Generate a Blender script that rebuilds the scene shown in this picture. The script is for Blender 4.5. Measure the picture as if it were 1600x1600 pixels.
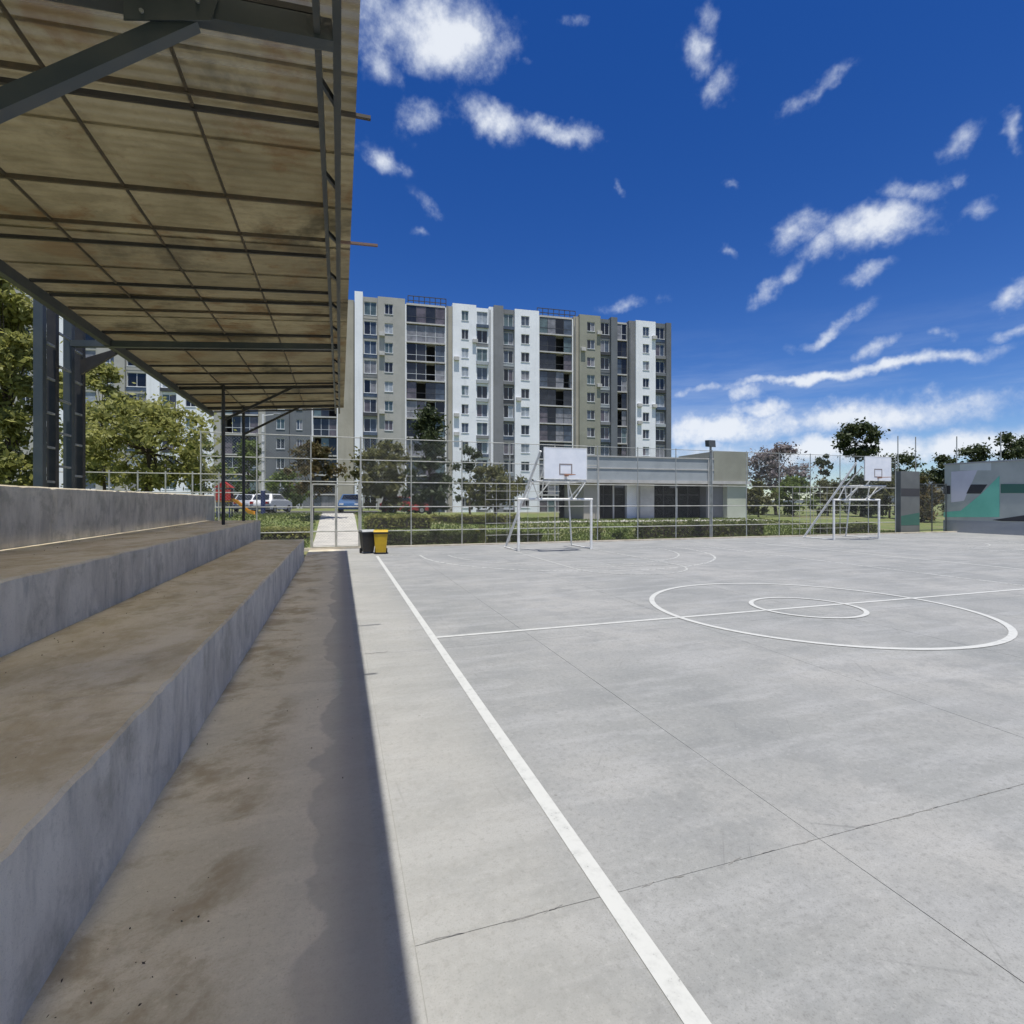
import bpy, math, random
import numpy as np
R = math.radians
for o in list(bpy.data.objects): bpy.data.objects.remove(o)
sc = bpy.context.scene
col = sc.collection

# ------------------------------------------------------------------ camera
F = 813.0; HZ = 784.0; PSI = math.atan(269/813); CP, SP = math.cos(PSI), math.sin(PSI); CAMZ = 2.0
cam = bpy.data.objects.new('camera', bpy.data.cameras.new('camera')); col.objects.link(cam)
cam.location = (0, 0, CAMZ); cam.rotation_euler = (R(90), 0, -PSI)
cam.data.sensor_width = 36; cam.data.lens = F/1600*36; cam.data.shift_y = -0.01
cam.data.clip_start = 0.05; cam.data.clip_end = 9000
sc.camera = cam

# ------------------------------------------------------------------ world, sun, exposure
SUN_EL, SUN_AZ = 77.0, 186.2          # azimuth measured from +Y towards +X: the sun stands high behind the camera
world = bpy.data.worlds.new('World'); sc.world = world; world.use_nodes = True
world.cycles.sampling_method = 'MANUAL'; world.cycles.sample_map_resolution = 256
wt = world.node_tree; wt.nodes.clear()
def wn(t, **k):
    n = wt.nodes.new(t)
    for a, v in k.items(): setattr(n, a, v)
    return n
def wl(a, b): wt.links.new(a, b)
def wmath(op, a, b=None, c=None):
    n = wn('ShaderNodeMath', operation=op)
    for i, v in enumerate((a, b, c)):
        if v is None: continue
        if isinstance(v, (int, float)): n.inputs[i].default_value = v
        else: wl(v, n.inputs[i])
    return n.outputs[0]
sky = wn('ShaderNodeTexSky', sky_type='NISHITA'); sky.sun_disc = False
sky.sun_elevation = R(SUN_EL); sky.sun_rotation = R(SUN_AZ); sky.altitude = 1500; sky.air_density = 1.0; sky.dust_density = 0.15; sky.ozone_density = 3.0
hs = wn('ShaderNodeHueSaturation'); hs.inputs['Saturation'].default_value = 1.34; hs.inputs['Hue'].default_value = 0.517; hs.inputs['Value'].default_value = 1.0
wl(sky.outputs[0], hs.inputs['Color'])
bg = wn('ShaderNodeBackground'); bg.inputs[1].default_value = 0.076
wl(hs.outputs[0], bg.inputs[0])
geo = wn('ShaderNodeTexCoord'); sep = wn('ShaderNodeSeparateXYZ'); wl(geo.outputs['Generated'], sep.inputs[0])
az = wmath('ARCTAN2', sep.outputs[0], sep.outputs[1]); el = wmath('ARCSINE', sep.outputs[2])
comb = wn('ShaderNodeCombineXYZ'); wl(az, comb.inputs[0]); wl(el, comb.inputs[1])
# warp the cloud field so that no cloud keeps an elliptic outline
def wnoise(scale, detail, rough, src=None):
    n = wn('ShaderNodeTexNoise'); n.inputs['Scale'].default_value = scale; n.inputs['Detail'].default_value = detail
    n.inputs['Roughness'].default_value = rough; wl(src or geo.outputs['Generated'], n.inputs['Vector']); return n
w1 = wnoise(7, 5, .6); sub = wn('ShaderNodeVectorMath', operation='SUBTRACT'); wl(w1.outputs['Color'], sub.inputs[0]); sub.inputs[1].default_value = (.5, .5, .5)
sca = wn('ShaderNodeVectorMath', operation='MULTIPLY'); wl(sub.outputs[0], sca.inputs[0]); sca.inputs[1].default_value = (.13, .085, 0)
add = wn('ShaderNodeVectorMath', operation='ADD'); wl(comb.outputs[0], add.inputs[0]); wl(sca.outputs[0], add.inputs[1])
PV = add.outputs[0]
def ang(px, py):
    dx = px-800
    return math.atan2(dx, F)+PSI, math.atan((HZ-py)/math.hypot(F, dx)), F/(F*F+dx*dx), 1/math.hypot(F, dx)*math.cos(math.atan((HZ-py)/math.hypot(F, dx)))**2
CL = [(690,50,95,58,5,1.45),(615,40,60,52,0,1.0),(592,110,26,55,0,.62),(650,182,44,26,0,.85),(765,192,55,26,12,.95),(865,212,62,16,6,.95),(585,236,32,18,10,.85),
 (665,312,28,13,30,.62),(905,30,30,13,0,.72),(1092,82,34,28,50,.78),(1100,20,18,36,0,.7),(1130,142,26,30,0,.8),(1262,148,58,15,-14,.72),(1502,216,46,19,-18,.85),(1592,195,18,30,0,.85),
 (1372,358,78,36,0,1.4),(1252,358,55,26,0,.85),(1425,300,62,22,8,.9),(1488,280,15,20,0,.7),(1275,392,42,20,0,.9),(1225,432,36,18,-30,.85),(1355,438,38,11,-10,.68),
 (1575,462,60,17,-24,1.0),(1278,528,46,10,-24,.8),(1238,545,22,13,0,.75),(1368,543,28,14,-30,.85),(1450,530,22,14,-10,.8),(1570,520,36,11,-10,.8),(1320,500,60,10,-20,.45),
 (1280,590,205,9,-1.5,1.25),(1160,616,36,15,0,1.05),(1300,655,260,26,-1,1.25),(1120,672,90,24,0,1.25),(1420,632,90,11,0,.9),(1400,700,420,26,0,1.5),(1190,640,60,12,0,1.1),
 (1145,287,13,9,0,.7),(1128,385,12,10,20,.7),(963,296,14,8,25,.6),(985,476,56,10,-6,.62),(840,102,14,10,20,.5),(655,355,20,8,0,.5),(1510,335,20,14,0,.55)]
blobs = []
for (px, py, rx, ry, rt, st) in CL:
    a, e, ka, ke = ang(px, py); blobs.append((a, e, rx*ka*2.0, ry*ke*2.0, -rt, st))
acc = None
for (a, e, rx, ry, rt, st) in blobs:
    m = wn('ShaderNodeMapping', vector_type='TEXTURE'); m.inputs['Location'].default_value = (a, e, 0)
    m.inputs['Rotation'].default_value = (0, 0, R(rt)); m.inputs['Scale'].default_value = (rx, ry, 1); wl(PV, m.inputs['Vector'])
    ln = wn('ShaderNodeVectorMath', operation='LENGTH'); wl(m.outputs[0], ln.inputs[0])
    mr = wn('ShaderNodeMapRange', interpolation_type='SMOOTHSTEP'); mr.inputs['From Min'].default_value = 1.0; mr.inputs['From Max'].default_value = 0.0
    mr.inputs['To Min'].default_value = 0; mr.inputs['To Max'].default_value = st; wl(ln.outputs['Value'], mr.inputs['Value'])
    acc = mr.outputs[0] if acc is None else wmath('MAXIMUM', acc, mr.outputs[0])
ngen = wnoise(3.1, 3, .55)             # unseen broken cumulus round the rest of the sky, thickened to add fill light
far_az = wmath('GREATER_THAN', wmath('ABSOLUTE', wmath('SUBTRACT', az, PSI)), .86); far_el = wmath('GREATER_THAN', el, .84)
mg = wn('ShaderNodeMapRange', interpolation_type='SMOOTHSTEP'); mg.inputs['From Min'].default_value = .47; mg.inputs['From Max'].default_value = .63; wl(ngen.outputs[0], mg.inputs['Value'])
acc = wmath('MAXIMUM', acc, wmath('MULTIPLY', mg.outputs[0], wmath('MAXIMUM', far_az, far_el)))
n1 = wnoise(12.5, 10, .63); n2 = wnoise(36, 6, .6)
nz = wmath('ADD', wmath('MULTIPLY', n1.outputs[0], .75), wmath('MULTIPLY', n2.outputs[0], .25))
dens = wmath('ADD', acc, wmath('MULTIPLY', wmath('SUBTRACT', nz, .5), 2.9))
gate = wn('ShaderNodeMapRange', interpolation_type='SMOOTHSTEP'); gate.inputs['From Min'].default_value = .02; gate.inputs['From Max'].default_value = .3; wl(acc, gate.inputs['Value'])
cm = wn('ShaderNodeMapRange', interpolation_type='SMOOTHSTEP'); cm.inputs['From Min'].default_value = .22; cm.inputs['From Max'].default_value = 1.40; wl(dens, cm.inputs['Value'])
cmask = wmath('MULTIPLY', wmath('MULTIPLY', cm.outputs[0], gate.outputs[0]), .93)
stv = wn('ShaderNodeMapping'); stv.inputs['Scale'].default_value = (1, 1, 7); wl(geo.outputs['Generated'], stv.inputs[0])
n3 = wnoise(3.2, 8, .62, stv.outputs[0])                 # thin stretched veil low above the horizon
v1 = wn('ShaderNodeMapRange', interpolation_type='SMOOTHSTEP'); v1.inputs['From Min'].default_value = .40; v1.inputs['From Max'].default_value = .72; wl(n3.outputs[0], v1.inputs['Value'])
v2 = wn('ShaderNodeMapRange', interpolation_type='SMOOTHSTEP'); v2.inputs['From Min'].default_value = .34; v2.inputs['From Max'].default_value = .03; wl(el, v2.inputs['Value'])
cmask = wmath('MAXIMUM', cmask, wmath('MULTIPLY', wmath('MULTIPLY', v1.outputs[0], v2.outputs[0]), .62))
ccol = wn('ShaderNodeMix', data_type='RGBA'); ccol.inputs['A'].default_value = (.42, .52, .72, 1); ccol.inputs['B'].default_value = (.78, .82, .88, 1)
cs = wn('ShaderNodeMapRange'); cs.inputs['From Min'].default_value = .45; cs.inputs['From Max'].default_value = 1.25; wl(dens, cs.inputs['Value']); wl(cs.outputs[0], ccol.inputs['Factor'])
bgc = wn('ShaderNodeBackground'); bgc.inputs[1].default_value = .72; wl(ccol.outputs['Result'], bgc.inputs[0])
mx = wn('ShaderNodeMixShader'); wl(cmask, mx.inputs[0]); wl(bg.outputs[0], mx.inputs[1]); wl(bgc.outputs[0], mx.inputs[2])
wo = wn('ShaderNodeOutputWorld'); wl(mx.outputs[0], wo.inputs[0])

sun = bpy.data.objects.new('sun', bpy.data.lights.new('sun', 'SUN')); col.objects.link(sun)
sun.data.energy = 3.9; sun.data.angle = R(.53); sun.data.color = (1, .965, .90)
sun.rotation_euler = (R(90-SUN_EL), 0, R(180-SUN_AZ)); sun.location = (0, -10, 40)
vs = sc.view_settings; vs.view_transform = 'Standard'; vs.look = 'None'; vs.exposure = 0.6; vs.gamma = 1; vs.use_curve_mapping = False
sc.render.engine = 'CYCLES'; sc.cycles.max_bounces = 8; sc.cycles.diffuse_bounces = 5; sc.cycles.transparent_max_bounces = 12

# ------------------------------------------------------------------ materials
M = {}
class NT:
    def __init__(s, name):
        s.m = bpy.data.materials.new(name); s.m.use_nodes = True; s.t = s.m.node_tree; s.t.nodes.clear(); M[name] = s.m
        s.out = s.n('ShaderNodeOutputMaterial'); s.b = s.n('ShaderNodeBsdfPrincipled'); s.l(s.b.outputs[0], s.out.inputs[0])
    def n(s, t, **k):
        x = s.t.nodes.new(t)
        for a, v in k.items(): setattr(x, a, v)
        return x
    def l(s, a, b): s.t.links.new(a, b)
    def pos(s): return s.n('ShaderNodeNewGeometry').outputs['Position']
    def mapped(s, scale, src=None):
        m = s.n('ShaderNodeMapping'); m.inputs['Scale'].default_value = scale; s.l(src or s.pos(), m.inputs[0]); return m.outputs[0]
    def noise(s, scale, detail=5, rough=.55, src=None, dist=0):
        x = s.n('ShaderNodeTexNoise'); x.inputs['Scale'].default_value = scale; x.inputs['Detail'].default_value = detail
        x.inputs['Roughness'].default_value = rough; x.inputs['Distortion'].default_value = dist; s.l(src or s.pos(), x.inputs['Vector']); return x.outputs[0]
    def ramp(s, v, lo, hi, a=0., b=1.):
        x = s.n('ShaderNodeMapRange', interpolation_type='SMOOTHSTEP')
        for i, q in zip(('From Min', 'From Max', 'To Min', 'To Max'), (lo, hi, a, b)): x.inputs[i].default_value = q
        s.l(v, x.inputs['Value']); return x.outputs[0]
    def math(s, op, a, b=None):
        x = s.n('ShaderNodeMath', operation=op)
        for i, v in enumerate((a, b)):
            if v is None: continue
            if isinstance(v, (int, float)): x.inputs[i].default_value = v
            else: s.l(v, x.inputs[i])
        return x.outputs[0]
    def mix(s, f, a, b, mode='MIX'):
        x = s.n('ShaderNodeMix', data_type='RGBA', blend_type=mode)
        for i, v in (('Factor', f), ('A', a), ('B', b)):
            if isinstance(v, (int, float)): x.inputs[i].default_value = v
            elif isinstance(v, tuple): x.inputs[i].default_value = (*v, 1)[:4]
            else: s.l(v, x.inputs[i])
        return x.outputs['Result']
    def bump(s, h, strength=.2, dist=.01):
        x = s.n('ShaderNodeBump'); x.inputs['Strength'].default_value = strength; x.inputs['Distance'].default_value = dist
        s.l(h, x.inputs['Height']); s.l(x.outputs[0], s.b.inputs['Normal'])
    def base(s, c):
        if isinstance(c, tuple): s.b.inputs['Base Color'].default_value = (*c, 1)[:4]
        else: s.l(c, s.b.inputs['Base Color'])
    def rough(s, r):
        if isinstance(r, (int, float)): s.b.inputs['Roughness'].default_value = r
        else: s.l(r, s.b.inputs['Roughness'])

def simple(name, c1, c2=None, scale=3., rough=.7, metal=0., bump=0., bscale=40., spec=None):
    t = NT(name)
    c2 = c2 or tuple(x*.8 for x in c1)
    t.base(t.mix(t.ramp(t.noise(scale, 6, .6), .35, .68), c1, c2)); t.rough(rough); t.b.inputs['Metallic'].default_value = metal
    if spec is not None: t.b.inputs['Specular IOR Level'].default_value = spec
    if bump: t.bump(t.noise(bscale, 4), bump, .01)
    return t.m

def concrete_court():
    t = NT('court_concrete')
    p = t.pos(); s = t.n('ShaderNodeSeparateXYZ'); t.l(p, s.inputs[0]); X, Y = s.outputs[0], s.outputs[1]
    big = t.noise(.34, 8, .62); mid = t.noise(1.6, 10, .68); fine = t.noise(24, 8, .75); grain = t.noise(105, 5, .7)
    sweep = t.noise(1, 8, .66, src=t.mapped((.55, 2.6, 1)))
    c = t.mix(t.ramp(big, .36, .66), (.222, .228, .22), (.292, .291, .277))
    c = t.mix(t.math('MULTIPLY', t.ramp(mid, .44, .64), .62), c, (.178, .186, .184))
    c = t.mix(t.math('MULTIPLY', t.ramp(t.noise(.8, 9, .66, src=t.mapped((1, 1, 1))), .50, .66), .35), c, (.33, .33, .32))
    c = t.mix(t.math('MULTIPLY', t.ramp(sweep, .47, .62), .42), c, (.325, .328, .322))
    c = t.mix(t.math('MULTIPLY', t.ramp(t.noise(5.5, 10, .72), .50, .66), .32), c, (.175, .178, .172))
    c = t.mix(t.math('MULTIPLY', t.ramp(fine, .52, .64), .48), c, (.15, .15, .145))
    c = t.mix(t.math('MULTIPLY', t.ramp(fine, .46, .36), .32), c, (.36, .36, .345))
    c = t.mix(t.math('MULTIPLY', t.ramp(grain, .52, .66), .55), c, (.13, .13, .124))
    for k_, (rz, sc_) in enumerate(((.5, (1.1, 26, 1)), (-.9, (.9, 30, 1)), (1.5, (1.3, 24, 1)))):     # shoe and tyre scuffs
        mm = t.n('ShaderNodeMapping'); mm.inputs['Rotation'].default_value = (0, 0, rz); mm.inputs['Location'].default_value = (3.1*k_, 7.7*k_, 0); t.l(p, mm.inputs[0])
        sf = t.math('MULTIPLY', t.ramp(t.noise(1, 4, .5, src=t.mapped(sc_, mm.outputs[0]), dist=.3), .64, .72), t.ramp(t.noise(.9, 4, .6, src=mm.outputs[0]), .52, .64))
        c = t.mix(t.math('MULTIPLY', sf, .4), c, (.12, .122, .12))
    vo = t.n('ShaderNodeTexVoronoi', feature='F1'); vo.inputs['Scale'].default_value = 1.9; t.l(p, vo.inputs['Vector'])
    pit = t.ramp(vo.outputs['Distance'], .035, .012); c = t.mix(t.math('MULTIPLY', pit, .6), c, (.09, .085, .075))
    # warm dusty strip between the canopy and the sideline, and brown dirt washed down from the seating
    warm = t.ramp(X, 1.5, .9); c = t.mix(t.math('MULTIPLY', warm, .3), c, (.32, .31, .27))
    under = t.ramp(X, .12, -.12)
    c = t.mix(under, c, (2.0, 1.82, 1.5), 'MULTIPLY')  # floor lighter and warmer under the canopy: its shade lifted in the colour
    d1 = t.math('MULTIPLY', t.ramp(t.noise(1.3, 10, .70, dist=.3), .46, .62), t.ramp(X, -.28, -.62))
    c = t.mix(t.math('MULTIPLY', d1, .72), c, (.27, .212, .125))
    d2 = t.math('MULTIPLY', t.ramp(t.noise(4.5, 7, .65), .5, .7), t.ramp(X, -.3, -.9)); c = t.mix(t.math('MULTIPLY', d2, .45), c, (.42, .38, .30))
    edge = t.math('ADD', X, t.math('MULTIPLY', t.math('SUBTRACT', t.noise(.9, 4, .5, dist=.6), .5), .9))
    girder_shade = t.math('MULTIPLY', t.ramp(edge, -.16, -.11), t.ramp(X, .22, .17))
    c = t.mix(t.math('MULTIPLY', girder_shade, .55), c, (.33, .30, .255))  # girder's shadow painted as a dark band, its edge ragged with dirt
    sp = t.math('MULTIPLY', t.ramp(t.noise(28, 6, .75), .66, .72), t.ramp(t.noise(.9, 3), .5, .62)); c = t.mix(t.math('MULTIPLY', t.math('MULTIPLY', sp, t.ramp(X, .1, -.4)), .8), c, (.05, .045, .04))
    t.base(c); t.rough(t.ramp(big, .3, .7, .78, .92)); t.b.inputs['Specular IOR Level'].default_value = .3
    t.bump(t.math('ADD', t.math('MULTIPLY', fine, .5), t.math('ADD', t.math('MULTIPLY', grain, .4), t.math('MULTIPLY', mid, .6))), .22, .006)
concrete_court()

def concrete_seat():
    t = NT('seat_concrete')
    g = t.n('ShaderNodeNewGeometry'); s = t.n('ShaderNodeSeparateXYZ'); t.l(g.outputs['True Normal'], s.inputs[0]); up = t.ramp(s.outputs[2], .55, .8)
    fine = t.noise(55, 4, .6); grain = t.noise(220, 2, .5)
    streak = t.noise(1, 9, .68, src=t.mapped((1, 2.6, 1.1)), dist=.3); streak2 = t.noise(1, 8, .66, src=t.mapped((1, 6, 1.5)), dist=.2)
    cf = t.mix(t.ramp(streak, .36, .66), (.50, .455, .375), (.68, .625, .525))
    cf = t.mix(t.math('MULTIPLY', t.ramp(streak2, .50, .72), .5), cf, (.25, .24, .215))
    cf = t.mix(t.math('MULTIPLY', t.ramp(t.noise(2.3, 10, .72, dist=.2), .50, .64), .5), cf, (.30, .275, .215))
    dirt = t.noise(1, 10, .68, src=t.mapped((1.5, .8, 1)), dist=.2)
    ct = t.mix(t.ramp(dirt, .38, .64), (.55, .495, .375), (.40, .335, .215))
    ct = t.mix(t.math('MULTIPLY', t.ramp(t.noise(2.2, 10, .72, dist=.2), .50, .68), .5), ct, (.23, .185, .11))
    ct = t.mix(t.math('MULTIPLY', t.ramp(t.noise(6, 9, .7), .52, .66), .4), ct, (.58, .52, .42))
    c = t.mix(up, cf, ct)
    c = t.mix(t.math('MULTIPLY', t.ramp(fine, .55, .72), .25), c, (.2, .19, .16)); c = t.mix(t.math('MULTIPLY', t.ramp(grain, .5, .8), .25), c, (.17, .165, .15))
    t.base(c); t.rough(.88); t.b.inputs['Specular IOR Level'].default_value = .25
    t.bump(t.math('ADD', t.math('MULTIPLY', fine, .6), t.math('MULTIPLY', t.noise(7, 5), .9)), .3, .01)
concrete_seat()

def roof_sheet():
    t = NT('fibreglass_sheet')
    st = t.noise(1, 9, .68, src=t.mapped((1.6, 4.5, 1))); big = t.noise(.7, 8, .64); fi = t.noise(17, 6, .65)
    c = t.mix(t.ramp(big, .36, .66), (.255, .232, .152), (.16, .143, .088))
    c = t.mix(t.math('MULTIPLY', t.ramp(st, .46, .66), .5), c, (.105, .088, .052))
    c = t.mix(t.math('MULTIPLY', t.ramp(t.noise(1.05, 9, .7, dist=.3), .50, .64), .75), c, (.115, .062, .022))
    c = t.mix(t.math('MULTIPLY', t.ramp(t.noise(.62, 8, .68, dist=.3), .50, .64), .75), c, (.035, .033, .022))
    c = t.mix(t.math('MULTIPLY', t.ramp(fi, .5, .7), .3), c, (.11, .095, .06))
    oi = t.n('ShaderNodeObjectInfo'); c = t.mix(t.ramp(oi.outputs['Random'], 0, 1, 0, .4), c, (.165, .148, .105))
    t.base(c); t.rough(.6)
    tr = t.n('ShaderNodeBsdfTranslucent'); t.l(t.mix(1., c, (1.25, 1.15, .95), 'MULTIPLY'), tr.inputs[0])
    mxx = t.n('ShaderNodeMixShader'); mxx.inputs[0].default_value = .30; t.l(t.b.outputs[0], mxx.inputs[1]); t.l(tr.outputs[0], mxx.inputs[2])
    tp = t.n('ShaderNodeBsdfRefraction'); t.l(t.mix(.5, (1, .88, .66), t.mix(1., c, (4.2, 4.4, 5.2), 'MULTIPLY')), tp.inputs[0])   # fibreglass scatters part of the sun onwards
    tp.inputs['Roughness'].default_value = .5; tp.inputs['IOR'].default_value = 1.4
    m2 = t.n('ShaderNodeMixShader'); m2.inputs[0].default_value = .38; t.l(mxx.outputs[0], m2.inputs[1]); t.l(tp.outputs[0], m2.inputs[2]); t.l(m2.outputs[0], t.out.inputs[0])
roof_sheet()

def paint_white(name, lo, hi, top):
    t = NT(name)
    n = t.noise(9, 8, .7); n2 = t.noise(90, 4, .6)
    t.base(t.mix(t.ramp(n, .45, .75), (.455, .46, .435), (.37, .375, .355))); t.rough(.7)
    tr = t.n('ShaderNodeBsdfTransparent'); f = t.math('MULTIPLY', t.ramp(t.math('ADD', t.math('MULTIPLY', n, .6), t.math('MULTIPLY', n2, .4)), lo, hi), top)
    mxx = t.n('ShaderNodeMixShader'); t.l(f, mxx.inputs[0]); t.l(t.b.outputs[0], mxx.inputs[1]); t.l(tr.outputs[0], mxx.inputs[2]); t.l(mxx.outputs[0], t.out.inputs[0])
paint_white('line_paint', .585, .68, .65); paint_white('line_worn', .47, .60, .8)

def leaf(name, c1, c2, c3, trans=.35):
    t = NT(name)
    n = t.noise(9, 3, .6); n2 = t.noise(.9, 4, .6)
    c = t.mix(t.ramp(n, .35, .65), c1, c2); c = t.mix(t.math('MULTIPLY', t.ramp(n2, .45, .7), .7), c, c3)
    t.base(c); t.rough(.55); t.b.inputs['Specular IOR Level'].default_value = .3
    tr = t.n('ShaderNodeBsdfTranslucent'); t.l(c, tr.inputs[0])
    mxx = t.n('ShaderNodeMixShader'); mxx.inputs[0].default_value = trans; t.l(t.b.outputs[0], mxx.inputs[1]); t.l(tr.outputs[0], mxx.inputs[2]); t.l(mxx.outputs[0], t.out.inputs[0])
leaf('leaf_lime', (.25, .265, .075), (.37, .36, .115), (.15, .17, .05), .5)
leaf('leaf_green', (.10, .155, .032), (.17, .21, .045), (.07, .11, .03))
leaf('leaf_dark', (.045, .062, .026), (.08, .10, .04), (.034, .048, .022), .3)
leaf('leaf_olive', (.11, .12, .042), (.17, .16, .055), (.07, .075, .032))
leaf('leaf_rust', (.11, .10, .035), (.13, .085, .035), (.06, .07, .025))
leaf('leaf_pink', (.30, .26, .27), (.22, .19, .18), (.11, .11, .09))
leaf('leaf_hedge', (.115, .145, .042), (.18, .20, .065), (.075, .09, .034), .4)
leaf('grass_blade', (.11, .16, .03), (.17, .20, .05), (.08, .11, .03), .3)

def ground_mat():
    t = NT('lawn_soil')
    c = t.mix(t.ramp(t.noise(.6, 7, .65), .35, .65), (.10, .14, .03), (.16, .17, .05))
    c = t.mix(t.math('MULTIPLY', t.ramp(t.noise(.16, 5), .5, .66), .8), c, (.22, .18, .11)); c = t.mix(t.math('MULTIPLY', t.ramp(t.noise(14, 5), .45, .7), .5), c, (.05, .075, .02))
    t.base(c); t.rough(.95); t.bump(t.noise(25, 5), .5, .03)
ground_mat()
simple('asphalt', (.06, .06, .062), (.085, .083, .08), 2, .9, bump=.2)
simple('path_concrete', (.44, .42, .37), (.35, .335, .30), 1.4, .85, bump=.15)
simple('joint_filler', (.27, .265, .25), (.20, .20, .19), 5, .95)
simple('steel_dark', (.045, .055, .06), (.065, .07, .068), 4, .5, spec=.5)
simple('steel_tower', (.038, .052, .062), (.055, .066, .07), 3, .45, spec=.5)
simple('steel_rod', (.06, .05, .035), (.09, .065, .04), 9, .7)
simple('steel_rung', (.30, .32, .33), (.2, .21, .21), 9, .5)
simple('post_black', (.018, .018, .019), (.03, .028, .026), 6, .5)
simple('goal_white', (.76, .77, .75), (.62, .61, .57), 7, .45)
simple('board_white', (.80, .82, .85), (.72, .75, .79), 2.5, .4)
simple('board_mark', (.22, .20, .20), (.3, .26, .24), 6, .6)
simple('rim_orange', (.40, .20, .12), (.32, .15, .09), 6, .5)
simple('crack_dark', (.16, .155, .145), (.26, .255, .24), 30, .95)
simple('rust_bar', (.20, .12, .09), (.15, .1, .08), 8, .7)
simple('fence_pipe', (.46, .46, .42), (.33, .33, .29), 3, .5)
simple('fence_post', (.36, .38, .36), (.27, .28, .26), 3, .5)
simple('fence_wire', (.35, .36, .35), (.25, .25, .24), 3, .5)
def facade(name, c1, c2):
    t = NT(name); p = t.mapped((1.4, 1.4, .09)); c = t.mix(t.ramp(t.noise(.35, 7, .65), .35, .68), c1, c2)
    c = t.mix(t.math('MULTIPLY', t.ramp(t.noise(1, 8, .7, src=p), .5, .72), .25), c, tuple(x*.6 for x in c2)); c = t.mix(t.math('MULTIPLY', t.ramp(t.noise(3, 8, .7), .52, .7), .2), c, tuple(x*.7 for x in c2))
    t.base(c); t.rough(.85)
for a_ in [('b_white', (.84, .86, .885), (.77, .79, .81)), ('b_beige', (.41, .402, .37), (.35, .345, .315)), ('b_olive', (.30, .30, .245), (.25, .25, .205)), ('b_slate', (.15, .165, .18), (.12, .13, .145)), ('b_grey', (.21, .215, .225), (.17, .175, .18)), ('b_tan', (.40, .375, .315), (.34, .32, .265))]: facade(*a_)
simple('b_green', (.44, .47, .38), (.38, .40, .32), .35, .85)
simple('b_slab', (.52, .51, .49), (.42, .41, .39), 1, .85)
simple('b_bluewhite', (.36, .39, .41), (.30, .33, .35), .6, .8)
simple('frame_white', (.70, .72, .74), (.62, .64, .66), 1, .5)
simple('frame_dark', (.05, .055, .06), (.07, .07, .075), 1, .5)
simple('rail_dark', (.04, .042, .045), (.06, .06, .06), 2, .5)
simple('dark_room', (.014, .014, .015), (.022, .021, .02), 1, .9)  # near-black: shade of unlit interiors put into the colour
def glass(name, c, r=.12):
    t = NT(name); t.base(t.mix(t.ramp(t.noise(1.1, 4, .6), .35, .65), c, tuple(x*.6 for x in c))); t.rough(r); t.b.inputs['Specular IOR Level'].default_value = .55
glass('pane_dark', (.035, .038, .045)); glass('pane_black', (.010, .010, .012)); glass('pane_blue', (.085, .11, .15)); glass('pane_curtain', (.26, .26, .28), .3)
glass('pane_pale', (.38, .42, .46), .3); glass('pane_teal', (.12, .17, .18)); glass('pane_mauve', (.15, .13, .15), .25); glass('glass_car', (.02, .025, .03), .08)
PANES = ['pane_dark', 'pane_dark', 'pane_black', 'pane_blue', 'pane_curtain', 'pane_teal', 'pane_mauve', 'pane_pale']
simple('bark', (.09, .07, .05), (.055, .042, .03), 8, .95, bump=.4, bscale=25)
simple('bin_yellow', (.55, .36, .012), (.46, .29, .012), 4, .45)
simple('bin_black', (.016, .016, .017), (.026, .025, .024), 4, .5)
simple('bin_grey', (.40, .41, .40), (.3, .31, .3), 4, .5)
simple('rubber', (.012, .012, .012), (.02, .02, .02), 5, .85)
simple('red_plastic', (.42, .03, .03), (.36, .025, .025), 2, .4); simple('yellow_plastic', (.62, .30, .02), (.55, .25, .02), 2, .4); simple('blue_paint', (.02, .035, .13), (.025, .04, .11), 2, .5)
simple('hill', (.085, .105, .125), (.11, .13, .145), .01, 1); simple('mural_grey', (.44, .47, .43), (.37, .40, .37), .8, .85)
simple('pier_grey', (.15, .16, .155), (.12, .128, .125), .8, .85)
simple('mural_green', (.19, .56, .42), (.16, .50, .37), .8, .85); simple('mural_lilac', (.62, .62, .67), (.56, .56, .61), .8, .85); simple('mural_pale', (.58, .62, .60), (.5, .54, .53), .8, .85)
simple('mural_dark', (.04, .042, .045), (.055, .055, .06), .8, .85); simple('mural_darkgreen', (.045, .13, .10), (.05, .14, .11), .8, .85); simple('mural_slate', (.30, .32, .33), (.34, .355, .365), .8, .85)
def carpaint(n, c):
    t = NT(n); t.base(c); t.rough(.3); t.b.inputs['Coat Weight'].default_value = .6; t.b.inputs['Coat Roughness'].default_value = .08
carpaint('car_white', (.68, .69, .70)); carpaint('car_blue', (.03, .10, .24)); carpaint('car_red', (.42, .05, .05)); carpaint('car_silver', (.35, .37, .40))
t = NT('lamp_red'); t.base((.3, .01, .01)); t.rough(.25)
t = NT('dry_leaf'); t.base((.06, .045, .03)); t.rough(.9)

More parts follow.
